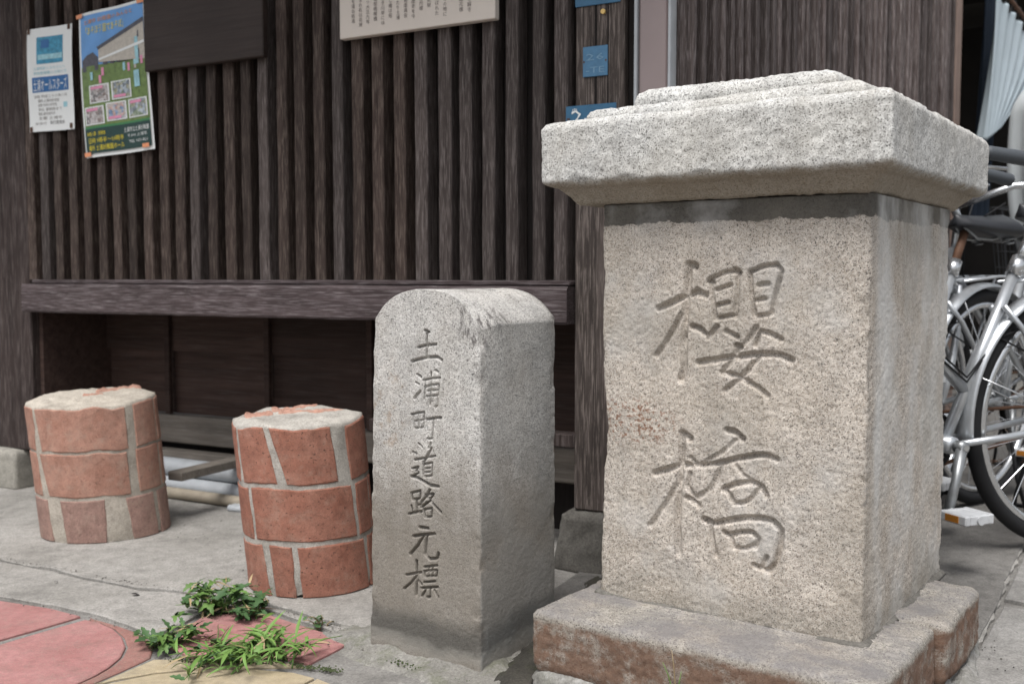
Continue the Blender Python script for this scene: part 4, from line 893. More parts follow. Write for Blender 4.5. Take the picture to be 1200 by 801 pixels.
for k in range(5):
    m = slat_mesh(0.017+0.004*(k % 2), 0.044, 0.0, TOPZ, 300+5*k); m.materials.append(M['side_slat']); ssm.append(m)
x = 0.006
while x < LS-0.03:
    o = link('slat', random.choice(ssm), sw); o.matrix_local = Matrix.Translation((x, -0.038+random.uniform(-.006, .004), 0)); x += 0.047
vbox('base_board', 0, LS, -0.03, -0.021, 0.0, 0.12, M['panel'], sw, 0.002)
# shed behind
shd = empty('bicycle_shed', SIDE.m, label='dim open shed beyond the side wall with a tan corner post', cat='shed')
vbox('post', LS+0.002, LS+0.075, -0.03, 0.06, 0.0, 2.6, M['shed_post'], shd, 0.004)
vbox('back_wall', LS, LS+4.2, 1.35, 1.40, 0.0, 2.6, M['shed_wall'], shd, 0)
vbox('side_panel', LS+0.0, LS+0.02, 0.062, 1.345, 0.0, 2.6, M['shed_dark'], shd, 0)
vbox('end_wall', LS+4.1, LS+4.15, -0.9, 1.34, 0.0, 2.6, M['shed_dark'], shd, 0)
vbox('ceiling', LS-0.1, LS+4.2, -0.02, 1.39, 2.61, 2.66, M['shed_dark'], shd, 0)
for k in range(4): vbox('rafter', LS+0.5+0.8*k, LS+0.58+0.8*k, 0.0, 1.34, 2.48, 2.605, M['shed_dark'], shd, 0.003)
vbox('lintel', LS+0.08, LS+4.1, 0.0, 0.08, 2.30, 2.46, M['shed_dark'], shd, 0.004)
vbox('dark_door', LS+0.45, LS+1.5, 1.30, 1.345, 0.0, 1.75, M['shed_dark'], shd, 0.004)
# curtains on a rod
def curtain(name, top, bot, mat, label, folds, amp, parent_mat=None, cat='curtain', mid=None, rings=False, rodmat=None):
    n, m_ = 90, 40; V = []
    for j in range(m_+1):
        t = j/m_
        for i in range(n+1):
            s_ = i/n; A = Vector(top[0]).lerp(Vector(top[1]), s_); B = Vector(bot[0]).lerp(Vector(bot[1]), s_)
            e = t**1.5 if mid is None else t**mid; p = A.lerp(B, 0); p = Vector((A.x+(B.x-A.x)*e, A.y+(B.y-A.y)*e, A.z+(B.z-A.z)*t))
            ph = math.sin(s_*folds*2*math.pi+0.6*math.sin(3*t+s_*4)); p += Vector((0.78, -0.62, 0))*(amp*ph*(0.6+0.6*t)); V.append(p)
    F = [(j*(n+1)+i, j*(n+1)+i+1, (j+1)*(n+1)+i+1, (j+1)*(n+1)+i) for j in range(m_) for i in range(n)]
    r = empty(name, None, label=label, cat=cat)
    o = link('cloth', mesh(name, V, F, True), r, mat); md = o.modifiers.new('thickness', 'SOLIDIFY'); md.thickness = 0.002
    if rings:
        A, B = Vector(top[0]), Vector(top[1])
        MB().tube([A+(A-B)*0.1+Vector((0, 0, 0.045)), B+Vector((0, 0, 0.045))], 0.012, 10).build('rod', M['rust'], r, True)
        for k in range(10):
            c = A.lerp(B, (k+0.5)/10)+Vector((0, 0, 0.030)); MB().tube([c+Vector((0.6*0.03*math.cos(a), 0.78*0.03*math.cos(a), 0.035*math.sin(a))) for a in [2*math.pi*q/14 for q in range(14)]], 0.006, 6, closed=True).build('ring', M['shed_dark'], r, True)
    return r
def at(px, py, Y): d = ray(px, py); return CAMV + d*(Y/d.y)
curtain('curtain', (at(1167, -8, 4.45), at(1222, 62, 5.3)), (at(1149, 165, 4.45), at(1166, 150, 4.6)), M['cloth'], 'pale blue grey curtain hanging from a ringed rod in shed opening', 7, 0.022, rings=True, mid=1.3)
curtain('curtain', (at(1155, -30, 4.75), at(1172, -20, 4.8)), (at(1134, 260, 4.75), at(1156, 260, 4.8)), M['navy'], 'dark navy cloth hanging behind the pale curtain', 3, 0.02)
# white plastic sheet over something
bm = bmesh.new(); bmesh.ops.create_uvsphere(bm, u_segments=48, v_segments=30, radius=1.0)
V = np.array([v.co[:] for v in bm.verts]); Fc = [[v.index for v in f.verts] for f in bm.faces]; bm.free()
low = np.clip(-V[:,2], 0, 1); ang = np.arctan2(V[:,1], V[:,0])
V[:,0] *= 0.165+0.03*low; V[:,1] *= 0.165+0.03*low; fold = 1+0.09*np.sin(ang*9)*np.clip(0.5-V[:,2], 0, 1.5); V[:,0] *= fold; V[:,1] *= fold
V[:,2] = np.where(V[:,2] > 0, V[:,2]*0.16, V[:,2]*0.62)
c = at(1243, 138, 3.75)
V[:,2] = np.maximum(V[:,2], -0.60)
o = link('white_cover', mesh('white_cover', V, Fc, True), None, M['sheet']); o.location = c; tag(o, 'white plastic sheet bundled over a tall stand near the curtain', 'cover')
zc = c.z-0.55
o = MB().tube([(c.x, c.y, 0.005), (c.x, c.y, c.z)], 0.02, 10).tube([(c.x-0.15, c.y, 0.012), (c.x+0.15, c.y, 0.012)], 0.012, 8).tube([(c.x, c.y-0.15, 0.012), (c.x, c.y+0.15, 0.012)], 0.012, 8).build('garment_stand', M['dull_metal'], None, True); tag(o, 'thin metal stand holding up the white plastic sheet', 'stand')

# ------------------------------------------------------------------ brick columns
def brick_column(name, base_px, R, H, lean, rows, label, mats, seed, mortar, strip, top_tilt=(0.0, 0.0), squash=0.92, yaw=0.0):
    cpt = G(*base_px); dirc = Vector((cpt.x, cpt.y, 0)).normalized(); ctr = Vector((cpt.x, cpt.y, 0)) + dirc*R*squash
    ang = math.atan2(-dirc.x, dirc.y)
    root = empty(name, Matrix.Translation((ctr.x, ctr.y, 0.0035)) @ Matrix.Rotation(ang+yaw, 4, 'Z'), label=label, cat='brick column', group=None)
    # local: -y faces the camera, x right; angle a measured from -y towards +x
    def pos(a, z, rr):
        return np.stack([np.sin(a)*rr + lean*z, -np.cos(a)*rr*squash, z + 0*a], -1)
    def topz(a):
        q = np.stack([np.sin(a)*R, np.cos(a)*R, 0*a], -1); return H + top_tilt[0]*np.sin(a)*R + top_tilt[1]*np.cos(a)*-R + fbm(q, 16, seed+77, 3)*0.012
    # mortar core
    n, rws = 96, 40
    A = np.linspace(0, 2*np.pi, n, endpoint=False); V = []
    for j in range(rws+1):
        t = j/rws; z = topz(A)*t; rr = R-0.0016 - 0.004*np.clip(1-t*14, 0, 1); V.append(pos(A, z, rr))
    V = np.vstack(V); nrm = np.stack([V[:,0]-lean*V[:,2], V[:,1], 0*V[:,2]], -1); nrm /= np.linalg.norm(nrm, axis=1, keepdims=True)
    V += nrm*(fbm(V, 35, seed, 4)*0.0028)[:, None]
    btm = V[:,2] < 0.03; V[btm, 2] += np.clip(fbm(V[btm]*np.array([1, 1, 0]), 14, seed+2, 3), 0, 1)*0.028*(1-V[btm, 2]/0.03)
    def hx(x, y):
        q = np.stack([x, y, 0*x], -1); return H + top_tilt[0]*(x-lean*H) + top_tilt[1]*y/squash + fbm(q, 12, seed+6, 4)*0.010 + fbm(q, 90, seed+8, 3)*0.005
    F = [grid_faces(rws+1, n)]; Vs = [V]; s0 = rws*n; cnt = len(V); edge = V[-n:].copy(); cen = edge.mean(0)
    for k in range(1, 20):
        t = 1-k/19*0.995; ring = cen+(edge-cen)*t; m_ = min(1, k/3); ring[:,2] = ring[:,2]*(1-m_) + (hx(ring[:,0], ring[:,1])+0.006)*m_
        Vs.append(ring); kk = np.arange(n); k2 = (kk+1) % n; F.append(np.stack([s0+kk, s0+k2, cnt+k2, cnt+kk], -1)); s0 = cnt; cnt += n
    link('mortar_core', np_mesh('mortar_core', np.vstack(Vs), np.vstack(F)), root, mortar)
    # bricks: curved pieces, three courses
    for ri, row in enumerate(rows):
        tt0, tt1 = row['z']
        for (aT0, aT1, aB0, aB1, mt) in row['b']:
            nu = max(4, int(abs(aT1-aT0)/3.5)); nv = 9; g = []
            for lay, roff in ((0, 0.0012), (1, -0.02)):
                for j in range(nv+1):
                    t = j/nv
                    e_ = 0.0028/(R*math.radians(abs(aT1-aT0))); uu = np.concatenate([[0], np.linspace(e_, 1-e_, nu-1), [1]]); t = 0 if j == 0 else (1 if j == nv else 0.024+0.952*(j-1)/(nv-2)); a0_, a1_ = aB0+(aT0-aB0)*t, aB1+(aT1-aB1)*t; a = np.radians(a0_+(a1_-a0_)*uu)
                    tz = tt0+(tt1-tt0)*t; z = topz(a)*tz
                    p = pos(a, z, R+roff + 0*a)
                    if lay == 0:
                        P3 = p + seed + ri*3.1
                        d = fbm(P3, 22, seed+ri, 3)*0.0012
                        brd = (np.arange(nu+1) == 0) | (np.arange(nu+1) == nu) | (j in (0, nv)); d = d - brd*0.0016
                        nn_ = np.stack([np.sin(a), -np.cos(a), 0*a], -1); p = p + nn_*d[:, None]
                        wob = fbm(P3, 45, seed+50, 3)*0.0030*brd; p[:,2] += wob; p[:,0] += wob*np.cos(a); p[:,1] += wob*np.sin(a)
                    if ri == 0 and j == 0: p[:,2] = np.maximum(p[:,2], 0.0)+np.clip(fbm(P3, 11, seed+90, 3), 0, 1)*0.024
                    g.append(p)
            V = np.vstack(g); N1 = nu+1; L1 = (nv+1)*N1; F = []
            for j in range(nv):
                for i in range(nu):
                    a0 = j*N1+i; F.append((a0, a0+1, a0+N1+1, a0+N1)); b0 = L1+a0; F.append((b0+1, b0, b0+N1, b0+N1+1))
            for i in range(nu): F.append((i, L1+i, L1+i+1, i+1)); q = nv*N1+i; F.append((q+1, L1+q+1, L1+q, q))
            for j in range(nv): q = j*N1; F.append((q+N1, L1+q+N1, L1+q, q)); q2 = j*N1+nu; F.append((q2, L1+q2, L1+q2+N1, q2+N1))
            me = mesh('brick', V, F, False); me.materials.append(mats[mt])
            for p_ in me.polygons: p_.use_smooth = False
            link('brick', me, root)
    # brick faces breaking through the rough top
    for (u0, u1, v0, v1, rot, zz) in strip:
        m = Matrix.Translation((lean*H, 0, 0)) @ Matrix.Rotation(rot, 4, 'Z')
        nx, ny = 24, 10; V = []
        for j in range(ny+1):
            for i in range(nx+1):
                p = m @ Vector((u0+(u1-u0)*i/nx, v0+(v1-v0)*j/ny, 0)); V.append((p.x, p.y, 0))
        V = np.array(V); V[:,0] += fbm(V, 40, seed+19, 3)*0.010; V[:,1] += fbm(V, 40, seed+29, 3)*0.009
        V[:,2] = hx(V[:,0], V[:,1]) + 0.0092 + fbm(V, 120, seed+39, 3)*0.004
        bd = [i for i in range(len(V)) if i % (nx+1) in (0, nx) or i//(nx+1) in (0, ny)]
        V[bd, 2] -= 0.006
        F = [(j*(nx+1)+i, j*(nx+1)+i+1, (j+1)*(nx+1)+i+1, (j+1)*(nx+1)+i) for j in range(ny) for i in range(nx)]
        link('top_brick', mesh('top_brick', V, F, True), root, mats[1])
    return root
def backfill(a0, n, mt=1):
    out = []; w_ = (360-2*a0)/n
    for k in range(n): s_ = a0+w_*k; out.append((s_+2, s_+w_-3, s_+2, s_+w_-3, mt))
    return out
rowsL = [dict(z=(0.0, 0.315), b=[(-86, -54, -82, -52, 2), (-38, 2, -36, 0, 2), (20, 50, 24, 52, 2), (56, 84, 58, 84, 2)] + backfill(92, 4)),
         dict(z=(0.34, 0.655), b=[(-90, -63, -88, -60, 0), (-57, 26, -50, 26, 1), (35, 66, 35, 66, 1), (70, 96, 70, 96, 0)] + backfill(100, 4)),
         dict(z=(0.675, 0.985), b=[(-90, -61, -90, -62, 0), (-57, 29, -53, 28, 1), (37, 67, 37, 67, 1), (71, 96, 71, 96, 0)] + backfill(100, 4))]
matsL = [M['pale_brick'], M['pale_brick'], M['dirty_brick']]
brick_column('brick_column', (126, 637), 0.172, 0.378, -0.085, rowsL, 'faded brick column stub with dusty mortar standing nearest the corner post', matsL, 401, M['mortar'],
             [(0.02, 0.14, 0.07, 0.115, 0.1, 0), (-0.02, 0.03, 0.0, 0.03, 0.2, 0)], (0.05, 0.055))
rowsR = [dict(z=(0.0, 0.300), b=[(-86, -45, -80, -40, 2), (-37, -15, -34, -16, 0), (-10, 54, -10, 56, 0), (60, 90, 60, 90, 0)] + backfill(94, 4)),
         dict(z=(0.330, 0.635), b=[(-88, -56, -86, -54, 0), (-51, 44, -50, 46, 0), (49, 72, 50, 73, 0), (76, 110, 76, 110, 0)] + backfill(114, 3)),
         dict(z=(0.662, 0.985), b=[(-95, -70, -92, -68, 0), (-64, -31, -62, -22, 0), (-25, 28, -14, 31, 0), (43, 90, 45, 90, 0)] + backfill(94, 4))]
matsR = [M['brick'], M['pale_brick'], M['brick']]
brick_column('brick_column', (369, 702), 0.151, 0.390, -0.085, rowsR, 'redder brick column stub with grey mortar between the weeds and the marker stone', matsR, 431, M['grey_mortar'],
             [(-0.05, 0.11, 0.005, 0.035, 0.15, 0), (-0.06, 0.05, 0.075, 0.115, 0.05, 0), (-0.12, -0.06, -0.01, 0.06, 0.0, 0)], (0.02, 0.03))

# ------------------------------------------------------------------ bicycles
def arcpts(c, r, a0, a1, n=24, y=0.0): return [(c[0]+r*math.cos(a0+(a1-a0)*k/n), y, c[1]+r*math.sin(a0+(a1-a0)*k/n)) for k in range(n+1)]
def make_bike(turn=0.0, rear_basket=False, post='chrome'):
    r = empty('bicycle')
    RW = 0.335; HB = (0.0, 0.338); FB = (0.95, 0.338); BBX, BBZ = 0.415, 0.295
    def wheel(c):
        t = MB().tube([(c[0]+(RW-0.018)*math.cos(a), 0, c[1]+(RW-0.018)*math.sin(a)) for a in [2*math.pi*k/56 for k in range(56)]], 0.0195, 10, closed=True).build('wheel', M['rubber'], r, True)
        MB().tube([(c[0]+(RW-0.045)*math.cos(a), 0, c[1]+(RW-0.045)*math.sin(a)) for a in [2*math.pi*k/56 for k in range(56)]], 0.0125, 8, closed=True).build('rim', M['chrome'], t, True)
        MB().tube([(c[0], -0.045, c[1]), (c[0], -0.03, c[1]), (c[0], 0.03, c[1]), (c[0], 0.045, c[1])], [0.022, 0.018, 0.018, 0.022], 12).build('hub', M['dull_metal'], t, True)
        for k in range(28):
            a = 2*math.pi*k/28; o_ = (0.9 if k % 4 < 2 else -0.9); y = 0.03 if k % 2 else -0.03
            MB().tube([(c[0]+0.02*math.cos(a+o_), y, c[1]+0.02*math.sin(a+o_)), (c[0]+(RW-0.05)*math.cos(a), 0, c[1]+(RW-0.05)*math.sin(a))], 0.0011, 4).build('spoke', M['chrome'], t)
        return t
    wheel(HB); front = [wheel(FB)]
    ST = (0.185, 0.74)
    f = MB(); f.tube([(BBX, 0, BBZ), (ST[0], 0, ST[1])], 0.0148, 12)
    f.tube([(0.348, 0, 0.425), (0.45, 0, 0.52), (0.62, 0, 0.64), (0.775, 0, 0.73)], 0.0145, 12); f.tube([(BBX, 0, BBZ), (0.50, 0, 0.33), (0.66, 0, 0.47), (0.80, 0, 0.64)], 0.0155, 12)
    f.tube([(0.825, 0, 0.56), (0.755, 0, 0.80)], 0.0195, 12)
    for s_ in (-1, 1):
        f.tube([(BBX, 0.03*s_, BBZ), (0.25, 0.05*s_, 0.31), (0, 0.06*s_, HB[1])], 0.0088, 10); f.tube([(0.245, 0.02*s_, 0.64), (0.2, 0.04*s_, 0.58), (0, 0.06*s_, HB[1])], 0.008, 8)
    f.tube([(BBX, -0.035, BBZ), (BBX, 0.035, BBZ)], 0.022, 14)
    f.build('frame', M['silver'], r, True)
    MB().tube([(ST[0]+0.012, 0, ST[1]-0.022), (ST[0]-0.012, 0, ST[1]+0.022)], 0.0205, 12).build('seat_clamp', M['chrome'], r, True)
    fk = MB()
    for s_ in (-1, 1): fk.tube([(0.835, 0, 0.70), (0.835, 0.05*s_, 0.685), (0.85, 0.055*s_, 0.55), (0.89, 0.055*s_, 0.43), (FB[0], 0.055*s_, FB[1])], 0.011, 10)
    front.append(fk.build('fork', M['silver'], r, True))
    MB().tube([(ST[0], 0, ST[1]), (0.125, 0, 0.850)], 0.0127, 12).build('seat_post', M[post], r, True)
    cbl = MB()
    for q_ in (0, 1): cbl.tube([(0.70, 0.10*q_+0.03, 0.94), (0.80, 0.05, 0.86), (0.74, 0.022, 0.72), (0.55, 0.02, 0.585+0.012*q_), (0.36, 0.018, 0.45+0.012*q_), (0.26, 0.02, 0.56), (0.12, 0.03, 0.60-0.1*q_)], 0.0028, 6)
    cbl.build('brake_cable', M['rubber'], r, True)
    for zz_ in (0.012,): MB().tube([(BBX, 0.0715, BBZ), (BBX, 0.0775, BBZ)], 0.0085, 6).build('crank_bolt', M['chrome'], r)
    # saddle: a shaped shell, broad behind and narrow in front
    n, m_ = 28, 18; V = []
    for i in range(n+1):
        t = i/n; x = -0.085+0.265*t; hw = 0.098*(1-t)**0.75*(1-0.0*t)+0.024*(t**0.5); hw *= min(1, (t*7+0.18)**0.5)*min(1, ((1-t)*9+0.1)**0.5); top = 0.895+0.016*(1-t)**2+0.006*t
        th_ = 0.058*(1-t)+0.034
        for k in range(m_):
            a = 2*math.pi*k/m_; yy = hw*math.cos(a); zz = math.sin(a); z = top-th_*0.5+zz*th_*0.5*(1-0.12*abs(math.cos(a))) - (0.012*(math.cos(a)**2)); V.append((x, yy, z))
    F = [(i*m_+k, i*m_+(k+1) % m_, (i+1)*m_+(k+1) % m_, (i+1)*m_+k) for i in range(n) for k in range(m_)]+[tuple(range(m_-1, -1, -1)), tuple(n*m_+k for k in range(m_))]
    sd_ = link('saddle', mesh('saddle', V, F, True), r, M['saddle'])
    sp = MB()
    for s_ in (-1, 1): sp.tube([(-0.01, 0.045*s_, 0.845), (0.06, 0.03*s_, 0.828), (0.13, 0.022*s_, 0.83), (0.2, 0.012*s_, 0.868)], 0.004, 6)
    for s_ in (-1, 1): sp.tube([(0.0+0.016*math.cos(k*0.8), 0.05*s_+0.016*math.sin(k*0.8), 0.815+0.0016*k) for k in range(30)], 0.003, 5)
    sp.V = [v+Vector((-0.04, 0, 0)) for v in sp.V]; sp.build('springs', M['dull_metal'], sd_, True)
    # mudguards with stays
    for c, a0, a1 in ((HB, math.radians(-8), math.radians(195)), (FB, math.radians(-12), math.radians(120))):
        V = []; n = 40; m_ = 8
        for i in range(n+1):
            a = a0+(a1-a0)*i/n
            for k in range(m_+1):
                b = -1.25+2.5*k/m_; rr = RW+0.004+0.020*math.cos(b); V.append((c[0]+rr*math.cos(a), 0.030*math.sin(b)/math.sin(1.25), c[1]+rr*math.sin(a)))
        F = [(i*(m_+1)+k, i*(m_+1)+k+1, (i+1)*(m_+1)+k+1, (i+1)*(m_+1)+k) for i in range(n) for k in range(m_)]
        g = link('mudguard', mesh('mudguard', V, F, True), r, M['silver']); md = g.modifiers.new('thickness', 'SOLIDIFY'); md.thickness = 0.0015
        sm = MB()
        for s_ in (-1, 1):
            for a in (a0+0.5, a0+1.2): sm.tube([(c[0], 0.055*s_, c[1]), (c[0]+(RW+0.008)*math.cos(a), 0.031*s_, c[1]+(RW+0.008)*math.sin(a))], 0.0022, 6)
        sm.build('stay', M['chrome'], g, True)
        if c is FB: front.append(g)
    # crank, chainring, pedals: local -y is the side turned to the street
    ch = MB(); ch.tube([(BBX+0.075*math.cos(a), -0.045, BBZ+0.075*math.sin(a)) for a in [2*math.pi*k/40 for k in range(40)]], 0.006, 8, closed=True)
    for k in range(5): a = 2*math.pi*k/5; ch.tube([(BBX, -0.045, BBZ), (BBX+0.075*math.cos(a), -0.045, BBZ+0.075*math.sin(a))], 0.006, 6)
    cr = ch.build('chainring', M['rubber'], r, True)
    cb = MB(); cb.tube([(0.0, -0.048, HB[1]+0.03), (BBX, -0.048, BBZ+0.072)], 0.005, 6); cb.tube([(0.0, -0.048, HB[1]-0.03), (BBX, -0.048, BBZ-0.074)], 0.005, 6)
    cb.build('chain', M['rust'], r)
    for s_, dz in ((-1, 1), (1, -1)):
        bb = MB(); pe = (BBX-dz*0.060, s_*0.085, BBZ+dz*0.150)
        bb.tube([(BBX, s_*0.062, BBZ), (BBX*0.5+pe[0]*0.5, s_*0.075, BBZ+dz*0.08), pe], [0.0145, 0.0115, 0.0125], 10); bb.tube([(BBX, s_*0.045, BBZ), (BBX, s_*0.072, BBZ)], 0.0155, 14)
        k = bb.build('crank', M['dull_metal'], r, True)
        pd = MB(); x_, z_ = pe[0], pe[2]; y0_, y1_ = sorted((s_*0.098, s_*0.182))
        for xx in (-0.036, 0.036): pd.box(x_+xx-0.008, x_+xx+0.008, y0_, y1_, z_-0.012, z_+0.012, c=0.003)
        for yy in (y0_, y1_-0.014): pd.box(x_-0.028, x_+0.028, yy, yy+0.014, z_-0.011, z_+0.011, c=0.002)
        pd.box(x_-0.028, x_+0.028, y0_+0.014, y1_-0.014, z_+0.004, z_+0.010, c=0.001)
        pd.tube([(x_, s_*0.09, z_), (x_, s_*0.187, z_)], 0.011, 12)
        p_ = pd.build('pedal', M['white_plastic'], r)
        for xx in (-0.0445, 0.0445): MB().box(x_+xx-0.0015, x_+xx+0.0015, y0_+0.022, y1_-0.022, z_-0.008, z_+0.008).build('reflector', M['amber'], p_)
    # handlebar, grips, stem, brake lever, basket
    hb = MB(); hb.tube([(0.755, 0, 0.80), (0.735, 0, 0.90), (0.77, 0, 0.93)], 0.0125, 10)
    for s_ in (-1, 1): hb.tube([(0.77, 0, 0.93), (0.79, 0.08*s_, 0.95), (0.77, 0.18*s_, 0.985), (0.69, 0.265*s_, 0.99), (0.53, 0.29*s_, 0.975)], 0.011, 10)
    h = hb.build('handlebar', M['chrome'], r, True)
    for s_ in (-1, 1):
        MB().tube([(0.60, 0.283*s_, 0.981), (0.59, 0.284*s_, 0.980), (0.50, 0.293*s_, 0.971), (0.445, 0.297*s_, 0.966), (0.440, 0.297*s_, 0.966)], [0.013, 0.0155, 0.0165, 0.0175, 0.014], 12).build('grip', M['grip'], h, True)
        MB().tube([(0.73, 0.245*s_, 0.985), (0.69, 0.275*s_, 0.955), (0.56, 0.305*s_, 0.945)], 0.005, 6).build('brake_lever', M['chrome'], h, True)
    bk = MB(); x0_, x1_, z0_, z1_ = -0.27, 0.03, 0.725, 0.97
    for z in (z0_, 0.75, 0.81, 0.87, z1_):
        e = 0.02*(z-z0_)/0.25; q = [(x0_-e, -0.15-e, z), (x1_+e, -0.15-e, z), (x1_+e, 0.15+e, z), (x0_-e, 0.15+e, z)]; bk.tube(q, 0.006 if z == z1_ else 0.003, 6, closed=True)
    for k in range(9):
        t = k/8; 
        for (xa, ya, xb, yb) in ((x0_+0.3*t, -0.15, x0_-0.02+0.34*t, -0.17), (x0_+0.3*t, 0.15, x0_-0.02+0.34*t, 0.17), (x0_, -0.15+0.3*t, x0_-0.02, -0.17+0.34*t), (x1_, -0.15+0.3*t, x1_+0.02, -0.17+0.34*t)): bk.tube([(xa, ya, z0_), (xb, yb, z1_)], 0.0025, 5)
    if rear_basket: bk.build('basket', M['basket'], r)
    st_m = Matrix.Translation((0.80, 0, 0)) @ Matrix.Rotation(turn, 4, 'Z') @ Matrix.Translation((-0.80, 0, 0))
    for fo in front: fo.matrix_local = st_m
    # rear carrier and stand
    ca = MB()
    for s_ in (-1, 0, 1): ca.tube([(0.20, 0.045*s_, 0.70), (0.02, 0.055*s_, 0.715), (-0.22, 0.05*s_, 0.715)], 0.005, 6)
    for s_ in (-1, 1): ca.tube([(-0.16, 0.052*s_, 0.715), (0, 0.068*s_, HB[1])], 0.0045, 6)
    for x in (0.0, -0.1, -0.22): ca.tube([(x, -0.055, 0.715), (x, 0.055, 0.715)], 0.0045, 6)
    ca.build('carrier', M['silver'], r, True)
    kd = MB(); kd.tube([(0, -0.075, HB[1]), (0.02, -0.13, 0.10), (0.0, -0.15, 0.008), (-0.05, -0.13, 0.006), (-0.05, 0.13, 0.006), (0.0, 0.15, 0.008), (0.02, 0.13, 0.10), (0, 0.075, HB[1])], 0.006, 8)
    kd.build('stand', M['rubber'], r, True)
    return r
def copy_tree(o, parent=None):
    c = o.copy(); C.objects.link(c); c.parent = parent
    for ch in list(o.children): 
        d = copy_tree(ch, c); d.matrix_parent_inverse = ch.matrix_parent_inverse.copy()
    return c
bike = make_bike(math.radians(-40))
def place(b, x, y, fx, fy, lean=0.0, z=0.008):
    # local +x is the riding direction
    b.matrix_world = Matrix.Translation((x, y, z)) @ Matrix.Rotation(math.atan2(fy, fx), 4, 'Z') @ Matrix.Rotation(lean, 4, 'X')
b2 = make_bike(0.0, False, 'rust'); b3 = make_bike(0.0, True)
place(bike, 1.470, 2.71, -0.93, -0.37)
place(b2, 1.475, 3.20, -0.80, -0.60); place(b3, 1.93, 3.74, -0.72, -0.69)
tag(bike, 'silver city bicycle parked closest to the pillar, pedal hanging low', 'bicycle', 'bicycles parked by the side wall')
tag(b2, 'silver bicycle between two others with its black saddle showing beside the cap', 'bicycle', 'bicycles parked by the side wall')
tag(b3, 'silver bicycle farthest back, parked beside the curtained shed opening', 'bicycle', 'bicycles parked by the side wall')
# rusty chain strung low behind the bicycles
ca = MB(); p0 = at(1040, 545, 3.25); p1 = at(1300, 541, 3.45)
for k in range(60):
    t = k/59; p = p0.lerp(p1, t); p.z -= 0.01*math.sin(t*9)
    u = Vector((0, 0, 1)) if k % 2 else Vector((0.3, -0.9, 0)); d = (p1-p0).normalized()
    ca.tube([p+d*0.008*math.cos(a)+u*0.0045*math.sin(a) for a in [2*math.pi*q/8 for q in range(8)]], 0.0018, 5, closed=True)

# ------------------------------------------------------------------ weeds
def leaf_mesh(name, L, Wd, lobes, curl, mat, fold=0.15, n=10):
    V = []; F = []
    for i in range(n+1):
        t = i/n; w_ = Wd*(math.sin(math.pi*min(1, t**0.7))**0.8)*(1+lobes*math.sin(t*n*1.7)); w_ = max(w_, 0.0006)
        x = L*t*math.cos(curl*t*0.5); z = -L*t*math.sin(curl*t*0.5)*0.8 + 0.0
        V += [(x, -w_, z+w_*fold), (x, 0, z), (x, w_, z+w_*fold)]
    for i in range(n): a = i*3; F += [(a, a+1, a+4, a+3), (a+1, a+2, a+5, a+4)]
    me = mesh(name, V, F, True); me.materials.append(mat); return me
LM = [leaf_mesh('leaf', 0.036, 0.0075, 0.38, c, M['leaf'] if k % 3 else M['leaf2'], 0.25) for k, c in enumerate((0.4, 0.9, 1.4, 0.2))]
LB = [leaf_mesh('leaf', 0.062, 0.0036, 0.0, c, M['blade'], 0.5) for c in (0.3, 1.1, 1.9)]
LD = [leaf_mesh('leaf', 0.022, 0.0065, 0.35, c, M['leaf2']) for c in (0.3, 0.9)]
DRYL = leaf_mesh('leaf', 0.045, 0.0026, 0.0, 0.7, M['dry'], 0.4)
def weed(name, px, py, label, n, kinds, rad, hgt, size, stems=6, spread=1.0, group=None, smat='leaf'):
    c = G(px, py); r = empty(name, Matrix.Translation((c.x, c.y, 0.0)), label=label, cat='weed', group=group)
    tips = []
    for k in range(stems):
        a = random.uniform(0, 2*math.pi); L = rad*random.uniform(0.5, 1.0)*spread; h = hgt*random.uniform(0.4, 1.0)
        pts = [Vector((0, 0, -0.004))] + [Vector((math.cos(a)*L*t*(0.6+0.4*t), math.sin(a)*L*t, h*math.sin(t*1.9)/math.sin(1.4))) for t in (0.25, 0.5, 0.75, 1.0)]
        off = Vector((random.uniform(-1, 1), random.uniform(-1, 1), 0))*rad*0.35
        pts = [p+off for p in pts]; pts = [Vector((p.x, p.y, max(p.z, -0.004))) for p in pts]
        MB().tube(pts, [0.0016, 0.0014, 0.0012, 0.001, 0.0007], 5).build('stem', M[smat], r, True); tips.append(pts)
    for k in range(n):
        pts = random.choice(tips); j = random.randint(1, 4); t = random.random(); p = pts[j-1].lerp(pts[j], t)
        me = random.choice(kinds); o = link('leaf', me, r); s_ = size*random.uniform(0.55, 1.15)
        rz = random.uniform(0, 2*math.pi); ry = -random.uniform(-0.25, 0.8)
        if smat == 'leaf' and random.random() < 0.11: o.data = DRYL
        o.matrix_local = Matrix.Translation((p.x, p.y, max(p.z, 0.006))) @ Matrix.Rotation(rz, 4, 'Z') @ Matrix.Rotation(ry, 4, 'Y') @ Matrix.Rotation(random.uniform(-.5, .5), 4, 'X') @ Matrix.Scale(s_, 4)
    return r
weed('leafy_weed', 248, 716, 'leafy green weed with a tall central shoot in the joint beside the redder column', 170, LM[:3], 0.085, 0.062, 0.95, 16)
weed('leafy_weed', 292, 722, 'dark low rosette weed touching the foot of the redder brick column', 130, LD+[LM[0]], 0.062, 0.045, 1.0, 12)
weed('leafy_weed', 200, 752, 'broad-leaved weed growing at the tip of the dull red tile', 110, LM, 0.072, 0.035, 0.9, 13)
weed('grass_tuft', 262, 768, 'spreading grass tuft over the edge of the yellow tile', 150, LB+LM[:1], 0.13, 0.03, 0.95, 18)
weed('grass_tuft', 322, 771, 'spiky grass tuft on the red tile edge near the marker stone', 120, LB+LM[1:2], 0.12, 0.045, 1.0, 18)
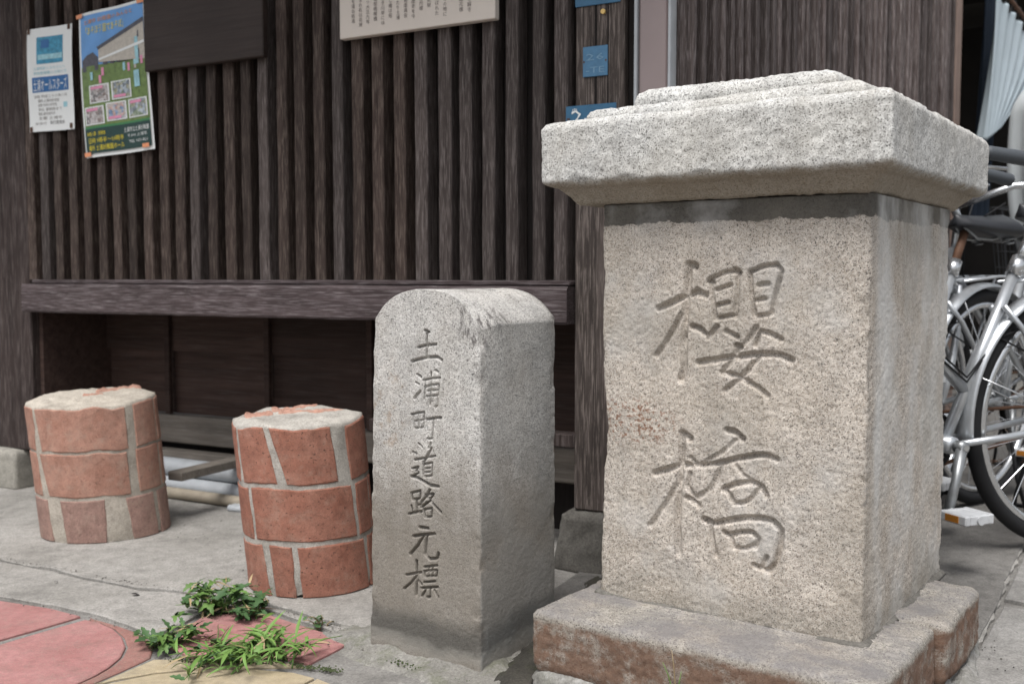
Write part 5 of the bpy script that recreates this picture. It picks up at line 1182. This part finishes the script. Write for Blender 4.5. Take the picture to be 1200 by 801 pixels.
weed('leafy_weed', 378, 734, 'tiny reddish-stalked weed in the broken concrete before the marker stone', 22, LD, 0.03, 0.03, 0.8, 5, smat='dry')
def blades(name, px, py, label, specs, z=0.0):
    c = G(px, py, z); r = empty(name, Matrix.Translation(c), label=label, cat='grass')
    for (dx, h, lean, mt) in specs:
        MB().tube([(dx, 0, -0.004), (dx+lean*0.3, -0.003, h*0.4), (dx+lean*0.7, -0.005, h*0.8), (dx+lean, -0.006, h)], [0.0012, 0.0012, 0.0009, 0.0003], 5).build('blade', M[mt], r, True)
    return r
fc = PILL.w((fl[0]+frr[0])/2-0.03, y0-0.022, 0.0)
r = empty('grass_sprig', Matrix.Translation((fc.x+0.02, fc.y, 0.0)), label='few thin pale grass stalks growing against the brown plinth face', cat='grass')
for (dx, h, le, mt) in ((0.0, 0.125, -0.012, 'dry'), (0.004, 0.105, -0.03, 'blade'), (-0.006, 0.09, 0.01, 'blade'), (0.02, 0.07, 0.02, 'dry'), (0.075, 0.075, -0.006, 'blade'), (0.08, 0.06, 0.008, 'dry')):
    MB().tube([(dx, 0, 0.0), (dx+le*0.3, -0.003, h*0.4), (dx+le*0.7, -0.005, h*0.8), (dx+le, -0.006, h)], [0.0013, 0.0012, 0.0009, 0.0004], 5).build('blade', M[mt], r, True)
# dead leaf scraps on the concrete
for k, (px, py, s_) in enumerate(((154, 697, 0.022), (64, 683, 0.012), (20, 565, 0.014), (300, 640, 0.006))):
    c = G(px, py, 0.004); me = leaf_mesh('dead_leaf', s_, s_*0.28, 0.15, 0.9, M['dead']); o = link('dead_leaf', me, None); o.matrix_world = Matrix.Translation((c.x, c.y, 0.0075)) @ Matrix.Rotation(0.3+k, 4, 'Z')
    tag(o, ['dark dead leaf scrap on the narrow concrete strip above the red tiles', 'tiny dead leaf scrap beside the long crack in the concrete', 'small dead leaf scrap near the corner post base stone', 'speck of dead leaf between the two brick columns'][k], 'dead leaf')
o = ca.build('chain', M['rust'], None, True); tag(o, 'rusty chain strung low behind the parked bicycles', 'chain')
